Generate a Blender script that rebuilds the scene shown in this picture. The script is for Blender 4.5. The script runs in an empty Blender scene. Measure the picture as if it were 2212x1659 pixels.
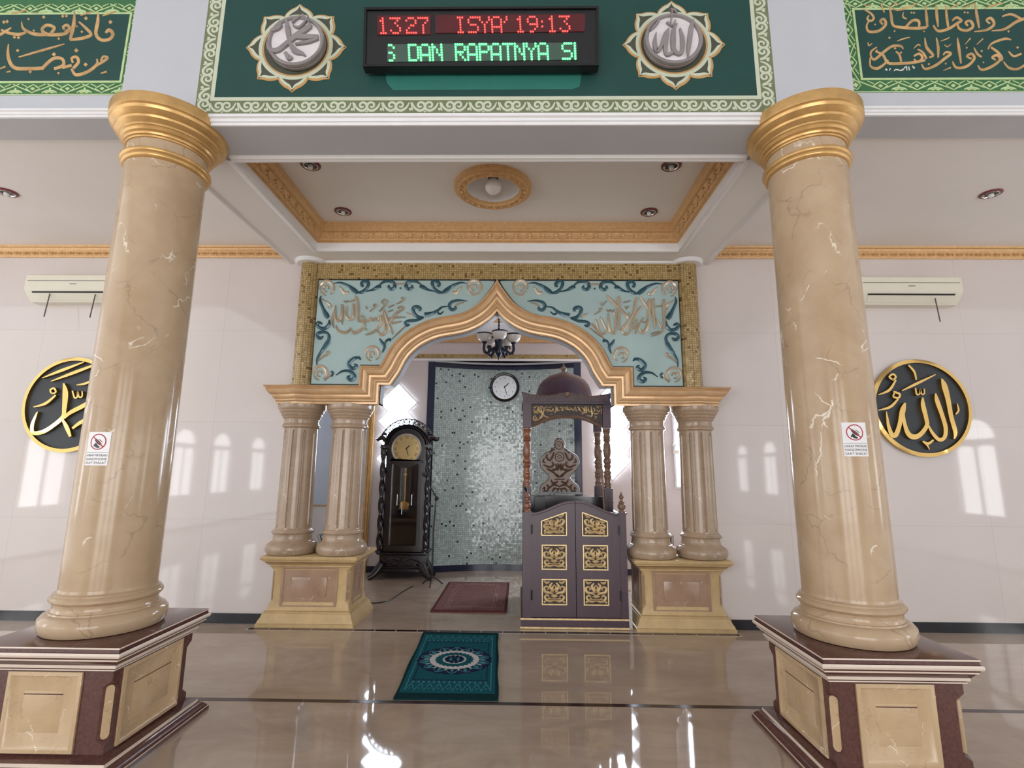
import bpy, math, random
from math import sin, cos, pi, sqrt, radians as R
from mathutils import Vector, Matrix
SC = bpy.context.scene
COL = SC.collection
# ------------------------------------------------------------ camera, world, exposure
F_PX, PITCH, YAW, ROLL, CXP, CYP = 1110.14, 0.175328, 0.015951, 0.008219, 1107.61, 816.52
CAM = Vector((0.25626, 0.0, 1.5))
_fw0 = Vector((-sin(YAW), cos(YAW), 0)); _rt0 = Vector((cos(YAW), sin(YAW), 0)); _z = Vector((0, 0, 1))
FW = _fw0 * cos(PITCH) + _z * sin(PITCH)
_up0 = _z * cos(PITCH) - _fw0 * sin(PITCH)
RT = _rt0 * cos(ROLL) + _up0 * sin(ROLL)
UP = _up0 * cos(ROLL) - _rt0 * sin(ROLL)
cam = bpy.data.cameras.new('camera'); camo = bpy.data.objects.new('camera', cam); COL.objects.link(camo)
camo.matrix_world = Matrix(((RT.x, UP.x, -FW.x, CAM.x), (RT.y, UP.y, -FW.y, CAM.y), (RT.z, UP.z, -FW.z, CAM.z), (0, 0, 0, 1)))
cam.sensor_fit = 'HORIZONTAL'; cam.sensor_width = 36; cam.lens = F_PX / 2212 * 36
cam.shift_x = -(CXP - 1106) / 2212; cam.shift_y = (CYP - 829.5) / 2212
cam.clip_start = 0.05; cam.clip_end = 200
SC.camera = camo
W = bpy.data.worlds.new('sky'); SC.world = W; W.use_nodes = True
W.node_tree.nodes['Background'].inputs[0].default_value = (0.85, 0.93, 1, 1)
W.node_tree.nodes['Background'].inputs[1].default_value = 1.5
SC.view_settings.view_transform = 'Standard'; SC.view_settings.look = 'None'
SC.view_settings.gamma = 1; SC.view_settings.use_curve_mapping = False
SC.view_settings.exposure = 0.1
try:
    SC.cycles.use_denoising = True; SC.cycles.max_bounces = 8; SC.cycles.diffuse_bounces = 5
    SC.cycles.glossy_bounces = 4; SC.cycles.sample_clamp_indirect = 6; SC.cycles.caustics_reflective = False
except Exception: pass


def fill_lamp(name, loc, target, sx, sy, watts, col=(.95, .98, 1)):
    l = bpy.data.lights.new(name, 'AREA'); l.shape = 'RECTANGLE'; l.size = sx; l.size_y = sy
    l.energy = watts; l.color = col
    o = bpy.data.objects.new(name, l); COL.objects.link(o); o.location = loc
    o.rotation_euler = (Vector(target) - Vector(loc)).to_track_quat('-Z', 'Y').to_euler()
    return o


# broad area lamps added for fill, out of view at back, sides and roof
fill_lamp('back_fill', (0, -8.7, 1.5), (0, 2, 3.6), 9.0, 2.8, 85)
fill_lamp('left_fill', (-7.9, -1.9, 2.95), (0, -1.9, 2.95), 14, 5.8, 350)
fill_lamp('right_fill', (7.9, -1.9, 2.95), (0, -1.9, 2.95), 14, 5.8, 160)
fill_lamp('overhead_fill', (-2, -4.5, 6.3), (0, -2.0, 0), 8.0, 4, 30)


# ------------------------------------------------------------ pixel <-> world
def ray(px, py): return FW + RT * ((px - CXP) / F_PX) - UP * ((py - CYP) / F_PX)
def at(px, py, Y): r = ray(px, py); return CAM + r * (Y / r.y)
def atz(px, py, Z): r = ray(px, py); return CAM + r * ((Z - 1.5) / r.z)
def zm(ox, oy, s): return lambda u, v: (ox + u * s, oy + v * s)
def on_plane(Y, z=None, mirror=False):
    """map (pixel u, pixel v, relief depth) to a wall plane at depth Y"""
    def f(u, v, d):
        if z: u, v = z(u, v)
        p = at(u, v, Y)
        return Vector((-p.x if mirror else p.x, Y - d, p.z))
    return f


# ------------------------------------------------------------ materials
def c(r, g, b):
    t = []
    for x in (r, g, b):
        x /= 255; t.append(x / 12.92 if x <= .04045 else ((x + .055) / 1.055) ** 2.4)
    return (t[0], t[1], t[2], 1)


class NT:
    def __init__(s, name):
        s.m = bpy.data.materials.new(name); s.m.use_nodes = True; s.t = s.m.node_tree
        s.b = s.t.nodes['Principled BSDF']
    def n(s, typ, **kw):
        nd = s.t.nodes.new(typ)
        for k, v in kw.items():
            if k.startswith('i_'):
                key = k[2:]; nd.inputs[int(key) if key.isdigit() else key].default_value = v
            else: setattr(nd, k, v)
        return nd
    def l(s, a, b): s.t.links.new(a, b)
    def set(s, **kw):
        for k, v in kw.items(): s.b.inputs[k.replace('_', ' ')].default_value = v
    def coord(s, kind='Object', scale=(1, 1, 1)):
        tc = s.n('ShaderNodeTexCoord'); mp = s.n('ShaderNodeMapping'); mp.inputs['Scale'].default_value = scale
        s.l(tc.outputs[kind], mp.inputs[0]); return mp.outputs[0]
    def noise(s, vec, scale, detail=4, rough=.55, dist=0):
        nd = s.n('ShaderNodeTexNoise'); nd.inputs['Scale'].default_value = scale; nd.inputs['Detail'].default_value = detail
        nd.inputs['Roughness'].default_value = rough; nd.inputs['Distortion'].default_value = dist
        s.l(vec, nd.inputs['Vector']); return nd.outputs['Fac'], nd.outputs['Color']
    def ramp(s, fac, stops):
        r = s.n('ShaderNodeValToRGB'); e = r.color_ramp.elements
        while len(e) < len(stops): e.new(.5)
        for i, (p, col) in enumerate(stops): e[i].position = p; e[i].color = col if len(col) == 4 else (*col, 1)
        s.l(fac, r.inputs[0]); return r.outputs[0]
    def mix(s, fac, a, b, blend='MIX'):
        m = s.n('ShaderNodeMix', data_type='RGBA', blend_type=blend)
        for sock, v in ((m.inputs[0], fac), (m.inputs[6], a), (m.inputs[7], b)):
            if hasattr(v, 'is_linked') or hasattr(v, 'links'): s.l(v, sock)
            else: sock.default_value = v
        return m.outputs[2]
    def math(s, op, a, b=None):
        m = s.n('ShaderNodeMath', operation=op)
        for i, v in enumerate((a, b)):
            if v is None: continue
            if hasattr(v, 'links'): s.l(v, m.inputs[i])
            else: m.inputs[i].default_value = v
        return m.outputs[0]
    def bump(s, h, strength=.2, dist=.01):
        b = s.n('ShaderNodeBump'); b.inputs['Strength'].default_value = strength; b.inputs['Distance'].default_value = dist
        s.l(h, b.inputs['Height']); s.l(b.outputs[0], s.b.inputs['Normal'])


def plain(name, col, rough=.5, metal=0, spec=.5, var=.08, vs=9, coat=0, bump=0):
    t = NT(name); v = t.coord(); f, _ = t.noise(v, vs)
    k = tuple(x * (1 - var) for x in col[:3]) + (1,); k2 = tuple(min(1, x * (1 + var)) for x in col[:3]) + (1,)
    t.l(t.ramp(f, [(.3, k), (.7, k2)]), t.b.inputs['Base Color'])
    t.set(Roughness=rough, Metallic=metal, Specular_IOR_Level=spec, Coat_Weight=coat)
    if bump: t.bump(f, bump, .004)
    return t.m


def emis(name, col, strength):
    t = NT(name); t.set(Roughness=.4); t.b.inputs['Base Color'].default_value = (*col[:3], 1)
    t.b.inputs['Emission Color'].default_value = (*col[:3], 1); t.b.inputs['Emission Strength'].default_value = strength
    v = t.coord(); f, _ = t.noise(v, 2.5)
    t.l(t.ramp(f, [(.3, tuple(x * .9 for x in col[:3])), (.7, col[:3])]), t.b.inputs['Emission Color'])
    return t.m


def marble(name, a, b, vein, dark, vs=1.0, rough=.12, spec=.5, coat=.0, amount=1.0):
    t = NT(name); v = t.coord()
    f, _ = t.noise(v, 2.2 * vs, 6, .6, .4); base = t.ramp(f, [(.3, a), (.7, b)])
    _, dc = t.noise(v, 3.5 * vs, 4)
    dis = t.n('ShaderNodeMix', data_type='VECTOR'); dis.inputs[0].default_value = .22
    t.l(v, dis.inputs[4]); t.l(dc, dis.inputs[5])
    vo = t.n('ShaderNodeTexVoronoi', feature='DISTANCE_TO_EDGE'); vo.inputs['Scale'].default_value = 3.4 * vs
    t.l(dis.outputs[1], vo.inputs['Vector'])
    m1, _ = t.noise(v, 4.0 * vs, 2)
    crack = t.math('MULTIPLY', t.ramp(vo.outputs['Distance'], [(0, (1, 1, 1)), (.022, (0, 0, 0))]), t.ramp(m1, [(.45, (0, 0, 0)), (.6, (1, 1, 1))]))
    base = t.mix(t.math('MULTIPLY', crack, .45), base, dark)
    mp = t.n('ShaderNodeMapping'); mp.inputs['Location'].default_value = (3.7, 1.3, 5.1); mp.inputs['Scale'].default_value = (1, 1, .75)
    t.l(dis.outputs[1], mp.inputs[0])
    vo2 = t.n('ShaderNodeTexVoronoi', feature='DISTANCE_TO_EDGE'); vo2.inputs['Scale'].default_value = 3.0 * vs
    t.l(mp.outputs[0], vo2.inputs['Vector'])
    m2, _ = t.noise(mp.outputs[0], 6.5 * vs, 1)
    wv = t.math('MULTIPLY', t.ramp(vo2.outputs['Distance'], [(0, (1, 1, 1)), (.007, (1, 1, 1)), (.014, (0, 0, 0))]), t.ramp(m2, [(.57, (0, 0, 0)), (.64, (1, 1, 1))]))
    base = t.mix(t.math('MULTIPLY', wv, .85 * amount), base, vein)
    t.l(base, t.b.inputs['Base Color']); t.set(Roughness=rough, Specular_IOR_Level=spec, Coat_Weight=coat)
    return t.m


def tiles(name, pitch, axes, base, base2, dark, pdark, grout, rough=.12, jitter=.06, gw=.09, metal=0, spec=.6):
    """small glass mosaic: one random colour and one slightly tilted face per tessera"""
    t = NT(name); tc = t.n('ShaderNodeTexCoord'); sp = t.n('ShaderNodeSeparateXYZ'); t.l(tc.outputs['Object'], sp.inputs[0])
    cb = t.n('ShaderNodeCombineXYZ'); t.l(sp.outputs[axes[0]], cb.inputs[0]); t.l(sp.outputs[axes[1]], cb.inputs[1])
    sc = t.n('ShaderNodeVectorMath', operation='SCALE'); sc.inputs['Scale'].default_value = 1 / pitch; t.l(cb.outputs[0], sc.inputs[0])
    fl = t.n('ShaderNodeVectorMath', operation='FLOOR'); t.l(sc.outputs[0], fl.inputs[0])
    fr = t.n('ShaderNodeVectorMath', operation='FRACTION'); t.l(sc.outputs[0], fr.inputs[0])
    wn = t.n('ShaderNodeTexWhiteNoise', noise_dimensions='2D'); t.l(fl.outputs[0], wn.inputs['Vector'])
    col = t.ramp(wn.outputs['Value'], [(0, base), (1, base2)])
    w2 = t.n('ShaderNodeVectorMath', operation='ADD'); w2.inputs[1].default_value = (17.3, 5.1, 0); t.l(fl.outputs[0], w2.inputs[0])
    wn2 = t.n('ShaderNodeTexWhiteNoise', noise_dimensions='2D'); t.l(w2.outputs[0], wn2.inputs['Vector'])
    col = t.mix(t.math('LESS_THAN', wn2.outputs['Value'], pdark), col, dark)
    f2 = t.n('ShaderNodeSeparateXYZ'); t.l(fr.outputs[0], f2.inputs[0])
    g = t.math('MAXIMUM', t.math('LESS_THAN', f2.outputs[0], gw), t.math('LESS_THAN', f2.outputs[1], gw))
    col = t.mix(g, col, grout); t.l(col, t.b.inputs['Base Color'])
    geo = t.n('ShaderNodeNewGeometry'); sb = t.n('ShaderNodeVectorMath', operation='SUBTRACT'); sb.inputs[1].default_value = (.5, .5, .5)
    t.l(wn.outputs['Color'], sb.inputs[0])
    s2 = t.n('ShaderNodeVectorMath', operation='SCALE'); s2.inputs['Scale'].default_value = jitter; t.l(sb.outputs[0], s2.inputs[0])
    ad = t.n('ShaderNodeVectorMath', operation='ADD'); t.l(geo.outputs['Normal'], ad.inputs[0]); t.l(s2.outputs[0], ad.inputs[1])
    no = t.n('ShaderNodeVectorMath', operation='NORMALIZE'); t.l(ad.outputs[0], no.inputs[0]); t.l(no.outputs[0], t.b.inputs['Normal'])
    t.set(Roughness=rough, Metallic=metal, Specular_IOR_Level=spec)
    return t.m


def floor_mat():
    t = NT('floor_marble'); v = t.coord()
    mp = t.n('ShaderNodeMapping'); mp.inputs['Rotation'].default_value = (0, 0, R(62)); mp.inputs['Scale'].default_value = (.8, 1.7, 1); t.l(v, mp.inputs[0])
    f, _ = t.noise(mp.outputs[0], 2.2, 7, .62, .8)
    col = t.ramp(f, [(.28, c(164, 145, 128)), (.5, c(176, 157, 139)), (.72, c(188, 171, 153))])
    f2, _ = t.noise(mp.outputs[0], 6, 5, .7, 1.2)
    col = t.mix(t.ramp(f2, [(.6, (0, 0, 0)), (.72, (.25, .25, .25))]), col, c(190, 174, 158))
    br = t.n('ShaderNodeTexBrick'); br.offset = 0; br.inputs['Scale'].default_value = 1; br.inputs['Brick Width'].default_value = .8
    br.inputs['Row Height'].default_value = .8; br.inputs['Mortar Size'].default_value = .0012; br.inputs['Mortar Smooth'].default_value = 0
    br.inputs['Color1'].default_value = (1, 1, 1, 1); br.inputs['Color2'].default_value = (.96, .955, .955, 1); br.inputs['Mortar'].default_value = (.86, .84, .83, 1)
    mq = t.n('ShaderNodeMapping'); mq.inputs['Location'].default_value = (.15, .05, 0); t.l(v, mq.inputs[0]); t.l(mq.outputs[0], br.inputs['Vector'])
    col = t.mix(1.0, col, br.outputs['Color'], 'MULTIPLY')
    t.l(col, t.b.inputs['Base Color']); t.set(Roughness=.04, Specular_IOR_Level=.55)
    fb, _ = t.noise(v, 1.6, 2); t.bump(fb, .06, .02)
    return t.m


def wall_mat():
    t = NT('wall_tile'); tc = t.n('ShaderNodeTexCoord'); sp = t.n('ShaderNodeSeparateXYZ'); t.l(tc.outputs['Object'], sp.inputs[0])
    cb = t.n('ShaderNodeCombineXYZ'); t.l(sp.outputs[0], cb.inputs[0]); t.l(sp.outputs[2], cb.inputs[1])
    br = t.n('ShaderNodeTexBrick'); br.offset = 0; br.inputs['Scale'].default_value = 1; br.inputs['Brick Width'].default_value = .98
    br.inputs['Row Height'].default_value = .98; br.inputs['Mortar Size'].default_value = .0014; br.inputs['Mortar Smooth'].default_value = 0
    br.inputs['Color1'].default_value = c(214, 204, 199); br.inputs['Color2'].default_value = c(211, 202, 198); br.inputs['Mortar'].default_value = c(190, 181, 176)
    t.l(cb.outputs[0], br.inputs['Vector'])
    f, _ = t.noise(tc.outputs['Object'], 1.2, 5)
    col = t.mix(1, br.outputs['Color'], t.ramp(f, [(.3, (.96, .95, .95)), (.7, (1, 1, 1))]), 'MULTIPLY')
    t.l(col, t.b.inputs['Base Color']); t.set(Roughness=.045, Specular_IOR_Level=.5)
    return t.m


def wood(name, a, b, rough=.3, sc=(8, 8, .8), spec=.5, coat=.2):
    t = NT(name); v = t.coord('Object', sc); f, _ = t.noise(v, 4, 6, .65, .6)
    t.l(t.ramp(f, [(.3, a), (.7, b)]), t.b.inputs['Base Color']); t.set(Roughness=rough, Specular_IOR_Level=spec, Coat_Weight=coat, Coat_Roughness=.15)
    return t.m


M = {}
M['floor'] = floor_mat(); M['wall'] = wall_mat()
M['white'] = plain('white_paint', c(192, 194, 199), .45, var=.02, vs=3)
M['white_gloss'] = plain('white_trim_paint', c(232, 231, 231), .3, var=.02)
M['ceil'] = plain('ceiling_paint', c(238, 235, 232), .6, var=.02, vs=1.5)
M['black_tile'] = plain('black_baseboard', c(30, 31, 36), .12, var=.2)
M['dark_tile'] = plain('dark_tile_strip', c(48, 30, 28), .15, var=.25)
M['cream_line'] = plain('cream_grout', c(200, 184, 165), .4, var=.04)
M['col'] = marble('beige_marble', c(192, 168, 138), c(174, 147, 116), c(232, 222, 204), c(130, 106, 82), 1.25, .15, .36, 0)
M['col2'] = marble('rose_marble', c(180, 157, 133), c(160, 137, 113), c(222, 208, 190), c(118, 96, 78), 2.0, .2, .5, 0)
M['panel_marble'] = marble('cream_marble_panel', c(204, 178, 142), c(188, 160, 124), c(240, 230, 210), c(140, 112, 84), 2.2, .2, .5)
M['panel_rose'] = marble('rose_marble_panel', c(176, 146, 122), c(158, 128, 106), c(226, 206, 186), c(120, 92, 74), 2.2, .2, .5)
M['maroon'] = plain('maroon_granite', c(92, 60, 54), .16, var=.22, vs=60)
M['band'] = plain('cream_band', c(222, 206, 190), .3, var=.05)
M['gold'] = plain('gold_paint', c(206, 164, 104), .32, metal=.5, var=.12, vs=14, spec=.5)
M['gold_arch'] = plain('rose_gold_paint', c(216, 180, 138), .34, metal=.25, var=.1, vs=10)
M['gold_ped'] = plain('gold_yellow_paint', c(196, 168, 122), .42, metal=.1, var=.1, vs=12)
M['gold_cornice'] = plain('gold_leaf', c(214, 172, 120), .42, metal=.15, var=.12, vs=30)
M['brass'] = plain('mirror_brass', c(214, 176, 108), .06, metal=1, var=.05)
M['mosaic_gold'] = tiles('gold_mosaic', .0235, (0, 2), c(160, 134, 86), c(192, 166, 114), c(112, 82, 46), .04, c(116, 98, 62), .25, .12, .16, .15)
M['mosaic_green'] = tiles('green_mosaic', .029, (0, 2), c(150, 166, 162), c(188, 202, 198), c(36, 48, 54), .028, c(126, 142, 140), .14, .10, .14)
M['navy'] = plain('navy_tile', c(26, 32, 56), .15, var=.15)
M['glass_teal'] = plain('teal_glass', c(166, 190, 189), .1, var=.05, vs=3, spec=.6, coat=.5)
M['scroll_dark'] = plain('petrol_enamel', c(44, 82, 94), .25, var=.2, spec=.6, metal=.2)
M['scroll_taupe'] = plain('champagne_metal', c(184, 170, 148), .25, metal=.3, var=.12)
M['black'] = plain('black_plastic', c(22, 22, 24), .35, var=.15)
M['black_gloss'] = plain('black_gloss', c(14, 14, 15), .12, var=.15)
M['char'] = plain('charcoal_board', c(40, 44, 48), .5, var=.12, vs=40)
M['green_dark'] = plain('dark_green_paint', c(20, 66, 60), .5, var=.08, vs=4)
M['green_patch'] = plain('teal_paint_patch', c(40, 110, 98), .5, var=.08, vs=4)
M['olive'] = plain('olive_paint', c(114, 122, 88), .5, var=.06)
M['lime'] = plain('leaf_green_paint', c(58, 110, 66), .5, var=.1, vs=20)
M['pale'] = plain('pale_stencil_paint', c(200, 206, 182), .5, var=.04)
M['pale2'] = plain('pale_lime_paint', c(186, 208, 150), .5, var=.1, vs=20)
M['letter'] = plain('ochre_letter_paint', c(196, 156, 104), .5, var=.3, vs=9)
M['letter_white'] = plain('white_letter_paint', c(226, 224, 214), .5, var=.05)
M['grey_paint'] = plain('grey_relief', c(140, 132, 132), .45, var=.14, vs=12)
M['disc_white'] = plain('disc_white', c(225, 218, 220), .45, var=.06)
M['ochre'] = plain('ochre_outline', c(196, 152, 96), .5, var=.1)
M['wood'] = wood('maroon_wood', c(50, 26, 37), c(66, 38, 50), .36, coat=.0)
M['wood_dark'] = wood('dark_wood', c(16, 12, 17), c(34, 23, 27), .25)
M['wood_brown'] = wood('turned_brown_wood', c(112, 66, 44), c(150, 96, 66), .3)
M['carve'] = plain('carved_gold_paint', c(218, 190, 140), .38, metal=.35, var=.18, vs=25)
M['carve_dark'] = plain('carved_ground', c(44, 27, 25), .5, var=.2)
M['carve_brown'] = wood('carved_brown_wood', c(90, 67, 53), c(132, 104, 84), .34, (14, 14, 14), coat=0)
M['ac'] = plain('ac_plastic', c(224, 219, 202), .35, var=.02)
M['ac_grey'] = plain('ac_grille', c(120, 116, 110), .5, var=.1)
M['thread'] = plain('grey_thread', c(88, 86, 84), .7)
M['sign'] = plain('sign_sheet', c(232, 230, 230), .25, var=.02)
M['red'] = plain('red_ink', c(170, 30, 45), .4)
M['chrome'] = plain('chrome', c(205, 202, 200), .15, metal=1)
M['maroon_ring'] = plain('maroon_ring', c(112, 48, 52), .35)
M['bulb'] = plain('white_bulb_glass', c(232, 230, 228), .2, var=.02)
M['rug_teal'] = plain('teal_pile', c(20, 82, 92), .95, var=.25, vs=60, spec=.1, bump=.5)
M['rug_navy'] = plain('navy_pile', c(28, 34, 62), .95, var=.25, vs=60, spec=.1)
M['rug_edge'] = plain('dark_green_pile', c(12, 46, 50), .95, var=.2, vs=60, spec=.1)
M['rug_white'] = plain('pale_pile', c(196, 192, 192), .95, var=.1, vs=60, spec=.1)
M['rug_mid'] = plain('blue_green_pile', c(60, 122, 132), .95, var=.2, vs=60, spec=.1)
M['rug_red'] = plain('faded_red_pile', c(124, 92, 88), .95, var=.2, vs=30, spec=.1, bump=.5)
M['rug_red_edge'] = plain('dark_red_pile', c(92, 54, 54), .95, var=.2, vs=40, spec=.1)
M['rug_pink'] = plain('pink_pile', c(164, 128, 116), .95, var=.1, spec=.1)
M['dial'] = plain('brass_dial', c(190, 166, 114), .28, metal=.6, var=.12, vs=4)
M['bezel'] = plain('satin_bezel', c(206, 200, 192), .3, metal=.35, var=.04)
M['silver'] = plain('silver_dial', c(196, 200, 202), .3, metal=.3, var=.06)
M['shade_glass'] = plain('alabaster_glass', c(214, 206, 196), .25, var=.06)
M['iron'] = plain('dark_iron', c(30, 32, 46), .35, metal=.5, var=.2)
M['speckle'] = plain('white_terrazzo', c(196, 192, 190), .25, var=.25, vs=60)
M['paper'] = plain('book_paper', c(214, 208, 196), .7, var=.06)
M['book_a'] = plain('grey_book_cover', c(70, 78, 84), .4); M['book_b'] = plain('black_book_cover', c(24, 26, 32), .35)
M['book_c'] = plain('blue_grey_book_cover', c(92, 112, 136), .4)
M['mirror'] = plain('dim_mirror_glass', c(196, 210, 222), .04, metal=.7, var=.03)
M['clock_glass'] = plain('dark_door_glass', c(34, 24, 28), .04, spec=.8, var=.1, coat=1)
M['led_red'] = emis('red_led', (1, .06, .05), 2.6); M['led_green'] = emis('green_led', (.10, 1, .22), 2.6)
M['lens_red'] = plain('red_lens', c(84, 22, 28), .2); M['lens_green'] = plain('green_grey_lens', c(66, 88, 76), .35)
M['pane'] = emis('daylit_glass_block', (.76, .85, 1), 30.0)
M['hall_pane'] = emis('daylit_frosted_pane', (.97, .98, 1), 6.5)
M['joint'] = plain('block_joint', c(210, 212, 218), .5)


# ------------------------------------------------------------ mesh helper
class MB:
    def __init__(s): s.v = []; s.f = []; s.m = []; s.k = 0
    def add(s, vs, fs, mi=0):
        n = len(s.v); s.v += [Vector(p) for p in vs]; s.f += [tuple(i + n for i in f) for f in fs]
        s.m += [mi] * len(fs) if isinstance(mi, int) else list(mi); return s
    def box(s, x0, x1, y0, y1, z0, z1, mi=0):
        return s.add([(x0, y0, z0), (x1, y0, z0), (x1, y1, z0), (x0, y1, z0), (x0, y0, z1), (x1, y0, z1), (x1, y1, z1), (x0, y1, z1)],
                     [(0, 3, 2, 1), (4, 5, 6, 7), (0, 1, 5, 4), (1, 2, 6, 5), (2, 3, 7, 6), (3, 0, 4, 7)], mi)
    def loops(s, loops, mi=0, cap=True, closed=True):
        """skin a list of equal-length vertex loops"""
        n = len(loops[0]); vs = [p for l in loops for p in l]; fs = []; ms = []
        for i in range(len(loops) - 1):
            k = mi if isinstance(mi, int) else mi[i]
            for j in range(n if closed else n - 1):
                a = i * n + j; b = i * n + (j + 1) % n
                fs.append((a, b, b + n, a + n)); ms.append(k)
        if cap:
            fs.append(tuple(range(n - 1, -1, -1))); ms.append(mi if isinstance(mi, int) else mi[0])
            o = (len(loops) - 1) * n; fs.append(tuple(o + j for j in range(n))); ms.append(mi if isinstance(mi, int) else mi[-1])
        return s.add(vs, fs, ms)
    def lathe(s, prof, cx=0, cy=0, z0=0, n=48, mi=0, cap=True, mats=None):
        lp = [[(cx + r * cos(2 * pi * j / n), cy + r * sin(2 * pi * j / n), z0 + z) for j in range(n)] for r, z in prof]
        return s.loops(lp, mats if mats else mi, cap)
    def rects(s, prof, x0, x1, y0, y1, z0=0, mi=0, mats=None, cap=True):
        """moulding around a rectangle: prof = (offset, z)"""
        lp = [[(x0 - o, y0 - o, z0 + z), (x1 + o, y0 - o, z0 + z), (x1 + o, y1 + o, z0 + z), (x0 - o, y1 + o, z0 + z)] for o, z in prof]
        return s.loops(lp, mats if mats else mi, cap)
    def prism(s, poly, fm, d0, d1, mi=0):
        """extrude a 2-D polygon through a mapping fm(u, v, d)"""
        n = len(poly); vs = [fm(u, v, d0) for u, v in poly] + [fm(u, v, d1) for u, v in poly]
        fs = [tuple(range(n - 1, -1, -1)), tuple(range(n, 2 * n))] + [(i, (i + 1) % n, n + (i + 1) % n, n + i) for i in range(n)]
        return s.add(vs, fs, mi)
    def tube(s, pts, r, n=8, mi=0, cap=True):
        pts = [Vector(p) for p in pts]; rr = r if isinstance(r, (list, tuple)) else [r] * len(pts); lp = []
        prev = None
        for i, p in enumerate(pts):
            t = (pts[min(i + 1, len(pts) - 1)] - pts[max(i - 1, 0)]).normalized()
            if prev is None:
                a = Vector((0, 0, 1)) if abs(t.z) < .9 else Vector((1, 0, 0)); u = t.cross(a).normalized()
            else: u = (prev - t * prev.dot(t)).normalized()
            prev = u; w = t.cross(u)
            lp.append([p + (u * cos(2 * pi * j / n) + w * sin(2 * pi * j / n)) * rr[i] for j in range(n)])
        return s.loops(lp, mi, cap)
    def stroke(s, pts, fm, th, ridge=False, n=4, mi=0, back=0.0):
        """brush stroke: pts = (u, v, width) through fm(u, v, d)"""
        q = cat([p if len(p) > 2 else (*p, 10) for p in pts], n); lp = []; s.k += 1; th += .00013 * (s.k % 11)
        for i, (u, v, w) in enumerate(q):
            a = q[max(i - 1, 0)]; b = q[min(i + 1, len(q) - 1)]; dx, dy = b[0] - a[0], b[1] - a[1]; L = sqrt(dx * dx + dy * dy) or 1
            nx, ny = -dy / L * w / 2, dx / L * w / 2
            if ridge: lp.append([fm(u - nx, v - ny, back), fm(u - nx, v - ny, th * .45), fm(u, v, th), fm(u + nx, v + ny, th * .45), fm(u + nx, v + ny, back)])
            else: lp.append([fm(u - nx, v - ny, back), fm(u - nx * .9, v - ny * .9, th), fm(u + nx * .9, v + ny * .9, th), fm(u + nx, v + ny, back)])
        return s.loops(lp, mi)
    def dot(s, u, v, r, fm, th, n=10, mi=0, a0=0, back=0):
        return s.prism([(u + r * cos(a0 + 2 * pi * i / n), v + r * sin(a0 + 2 * pi * i / n)) for i in range(n)], fm, back, th, mi)
    def ball(s, cx, cy, cz, r, n=16, mi=0, sz=1):
        return s.lathe([(max(1e-4, r * sin(pi * i / 10)), -r * sz * cos(pi * i / 10)) for i in range(11)], cx, cy, cz, n, mi)
    def build(s, name, mats, parent=None, loc=None, smooth=38):
        if not isinstance(mats, (list, tuple)): mats = [mats]
        o0 = Vector(loc) if loc else Vector((0, 0, 0))
        q = parent
        if parent:
            while q.parent: q = q.parent
            o0 = q.location.copy()
        me = bpy.data.meshes.new(name); me.from_pydata([tuple(p - o0) for p in s.v], [], s.f)
        for m in mats: me.materials.append(m)
        if len(mats) > 1: me.polygons.foreach_set('material_index', s.m)
        me.validate(); me.update()
        import bmesh
        bm = bmesh.new(); bm.from_mesh(me); bmesh.ops.recalc_face_normals(bm, faces=bm.faces); bm.to_mesh(me); bm.free()
        if smooth:
            me.polygons.foreach_set('use_smooth', [True] * len(me.polygons)); me.set_sharp_from_angle(angle=R(smooth))
        o = bpy.data.objects.new(name, me); COL.objects.link(o)
        if parent: o.parent = parent
        else: o.location = o0
        return o


def cat(p, n=4):
    if len(p) < 3 and n > 1: p = [p[0], tuple((a + b) / 2 for a, b in zip(p[0], p[-1])), p[-1]]
    out = []
    for i in range(len(p) - 1):
        p0, p1, p2, p3 = p[max(i - 1, 0)], p[i], p[i + 1], p[min(i + 2, len(p) - 1)]
        for k in range(n):
            t = k / n; out.append(tuple(.5 * (2 * b + (cc - a) * t + (2 * a - 5 * b + 4 * cc - d) * t * t + (3 * b - a - 3 * cc + d) * t ** 3) for a, b, cc, d in zip(p0, p1, p2, p3)))
    out.append(tuple(p[-1])); return [(u, v, max(w, .4 * min(x[2] for x in p))) for u, v, w in out]


def tag(o, label=None, cat=None, group=None, kind='thing'):
    if label: o['label'] = label
    if cat: o['category'] = cat
    if group: o['group'] = group
    if kind: o['kind'] = kind
    return o
def root(name, label, cat, loc=(0, 0, 0), group=None):
    o = bpy.data.objects.new(name, None); COL.objects.link(o); o.location = loc; o.empty_display_size = .1
    return tag(o, label, cat, group)
def struct(name, mb, mat, smooth=38, parent=None):
    o = mb.build(name, mat, parent, smooth=smooth)
    if not parent: o['kind'] = 'structure'
    return o
def kids(o): return [x for x in bpy.data.objects if x.parent == o]
def dup(r, loc, label, rotz=0, scale=None):
    n = r.copy(); COL.objects.link(n); n.location = loc; n.rotation_euler = (0, 0, rotz); n['label'] = label
    if scale: n.scale = scale
    def rec(a, b):
        for ch in kids(a):
            d = ch.copy(); COL.objects.link(d); d.parent = b; rec(ch, d)
    rec(r, n); return n
def text2d(s, size=1, align='CENTER'):
    cu = bpy.data.curves.new('t', 'FONT'); cu.body = s; cu.size = size; cu.align_x = align; cu.align_y = 'CENTER'
    o = bpy.data.objects.new('t', cu); COL.objects.link(o); dg = bpy.context.evaluated_depsgraph_get(); dg.update()
    me = bpy.data.meshes.new_from_object(o.evaluated_get(dg)); v = [(p.co.x, p.co.y) for p in me.vertices]; f = [tuple(p.vertices) for p in me.polygons]
    bpy.data.objects.remove(o); bpy.data.curves.remove(cu); bpy.data.meshes.remove(me); return v, f
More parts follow.
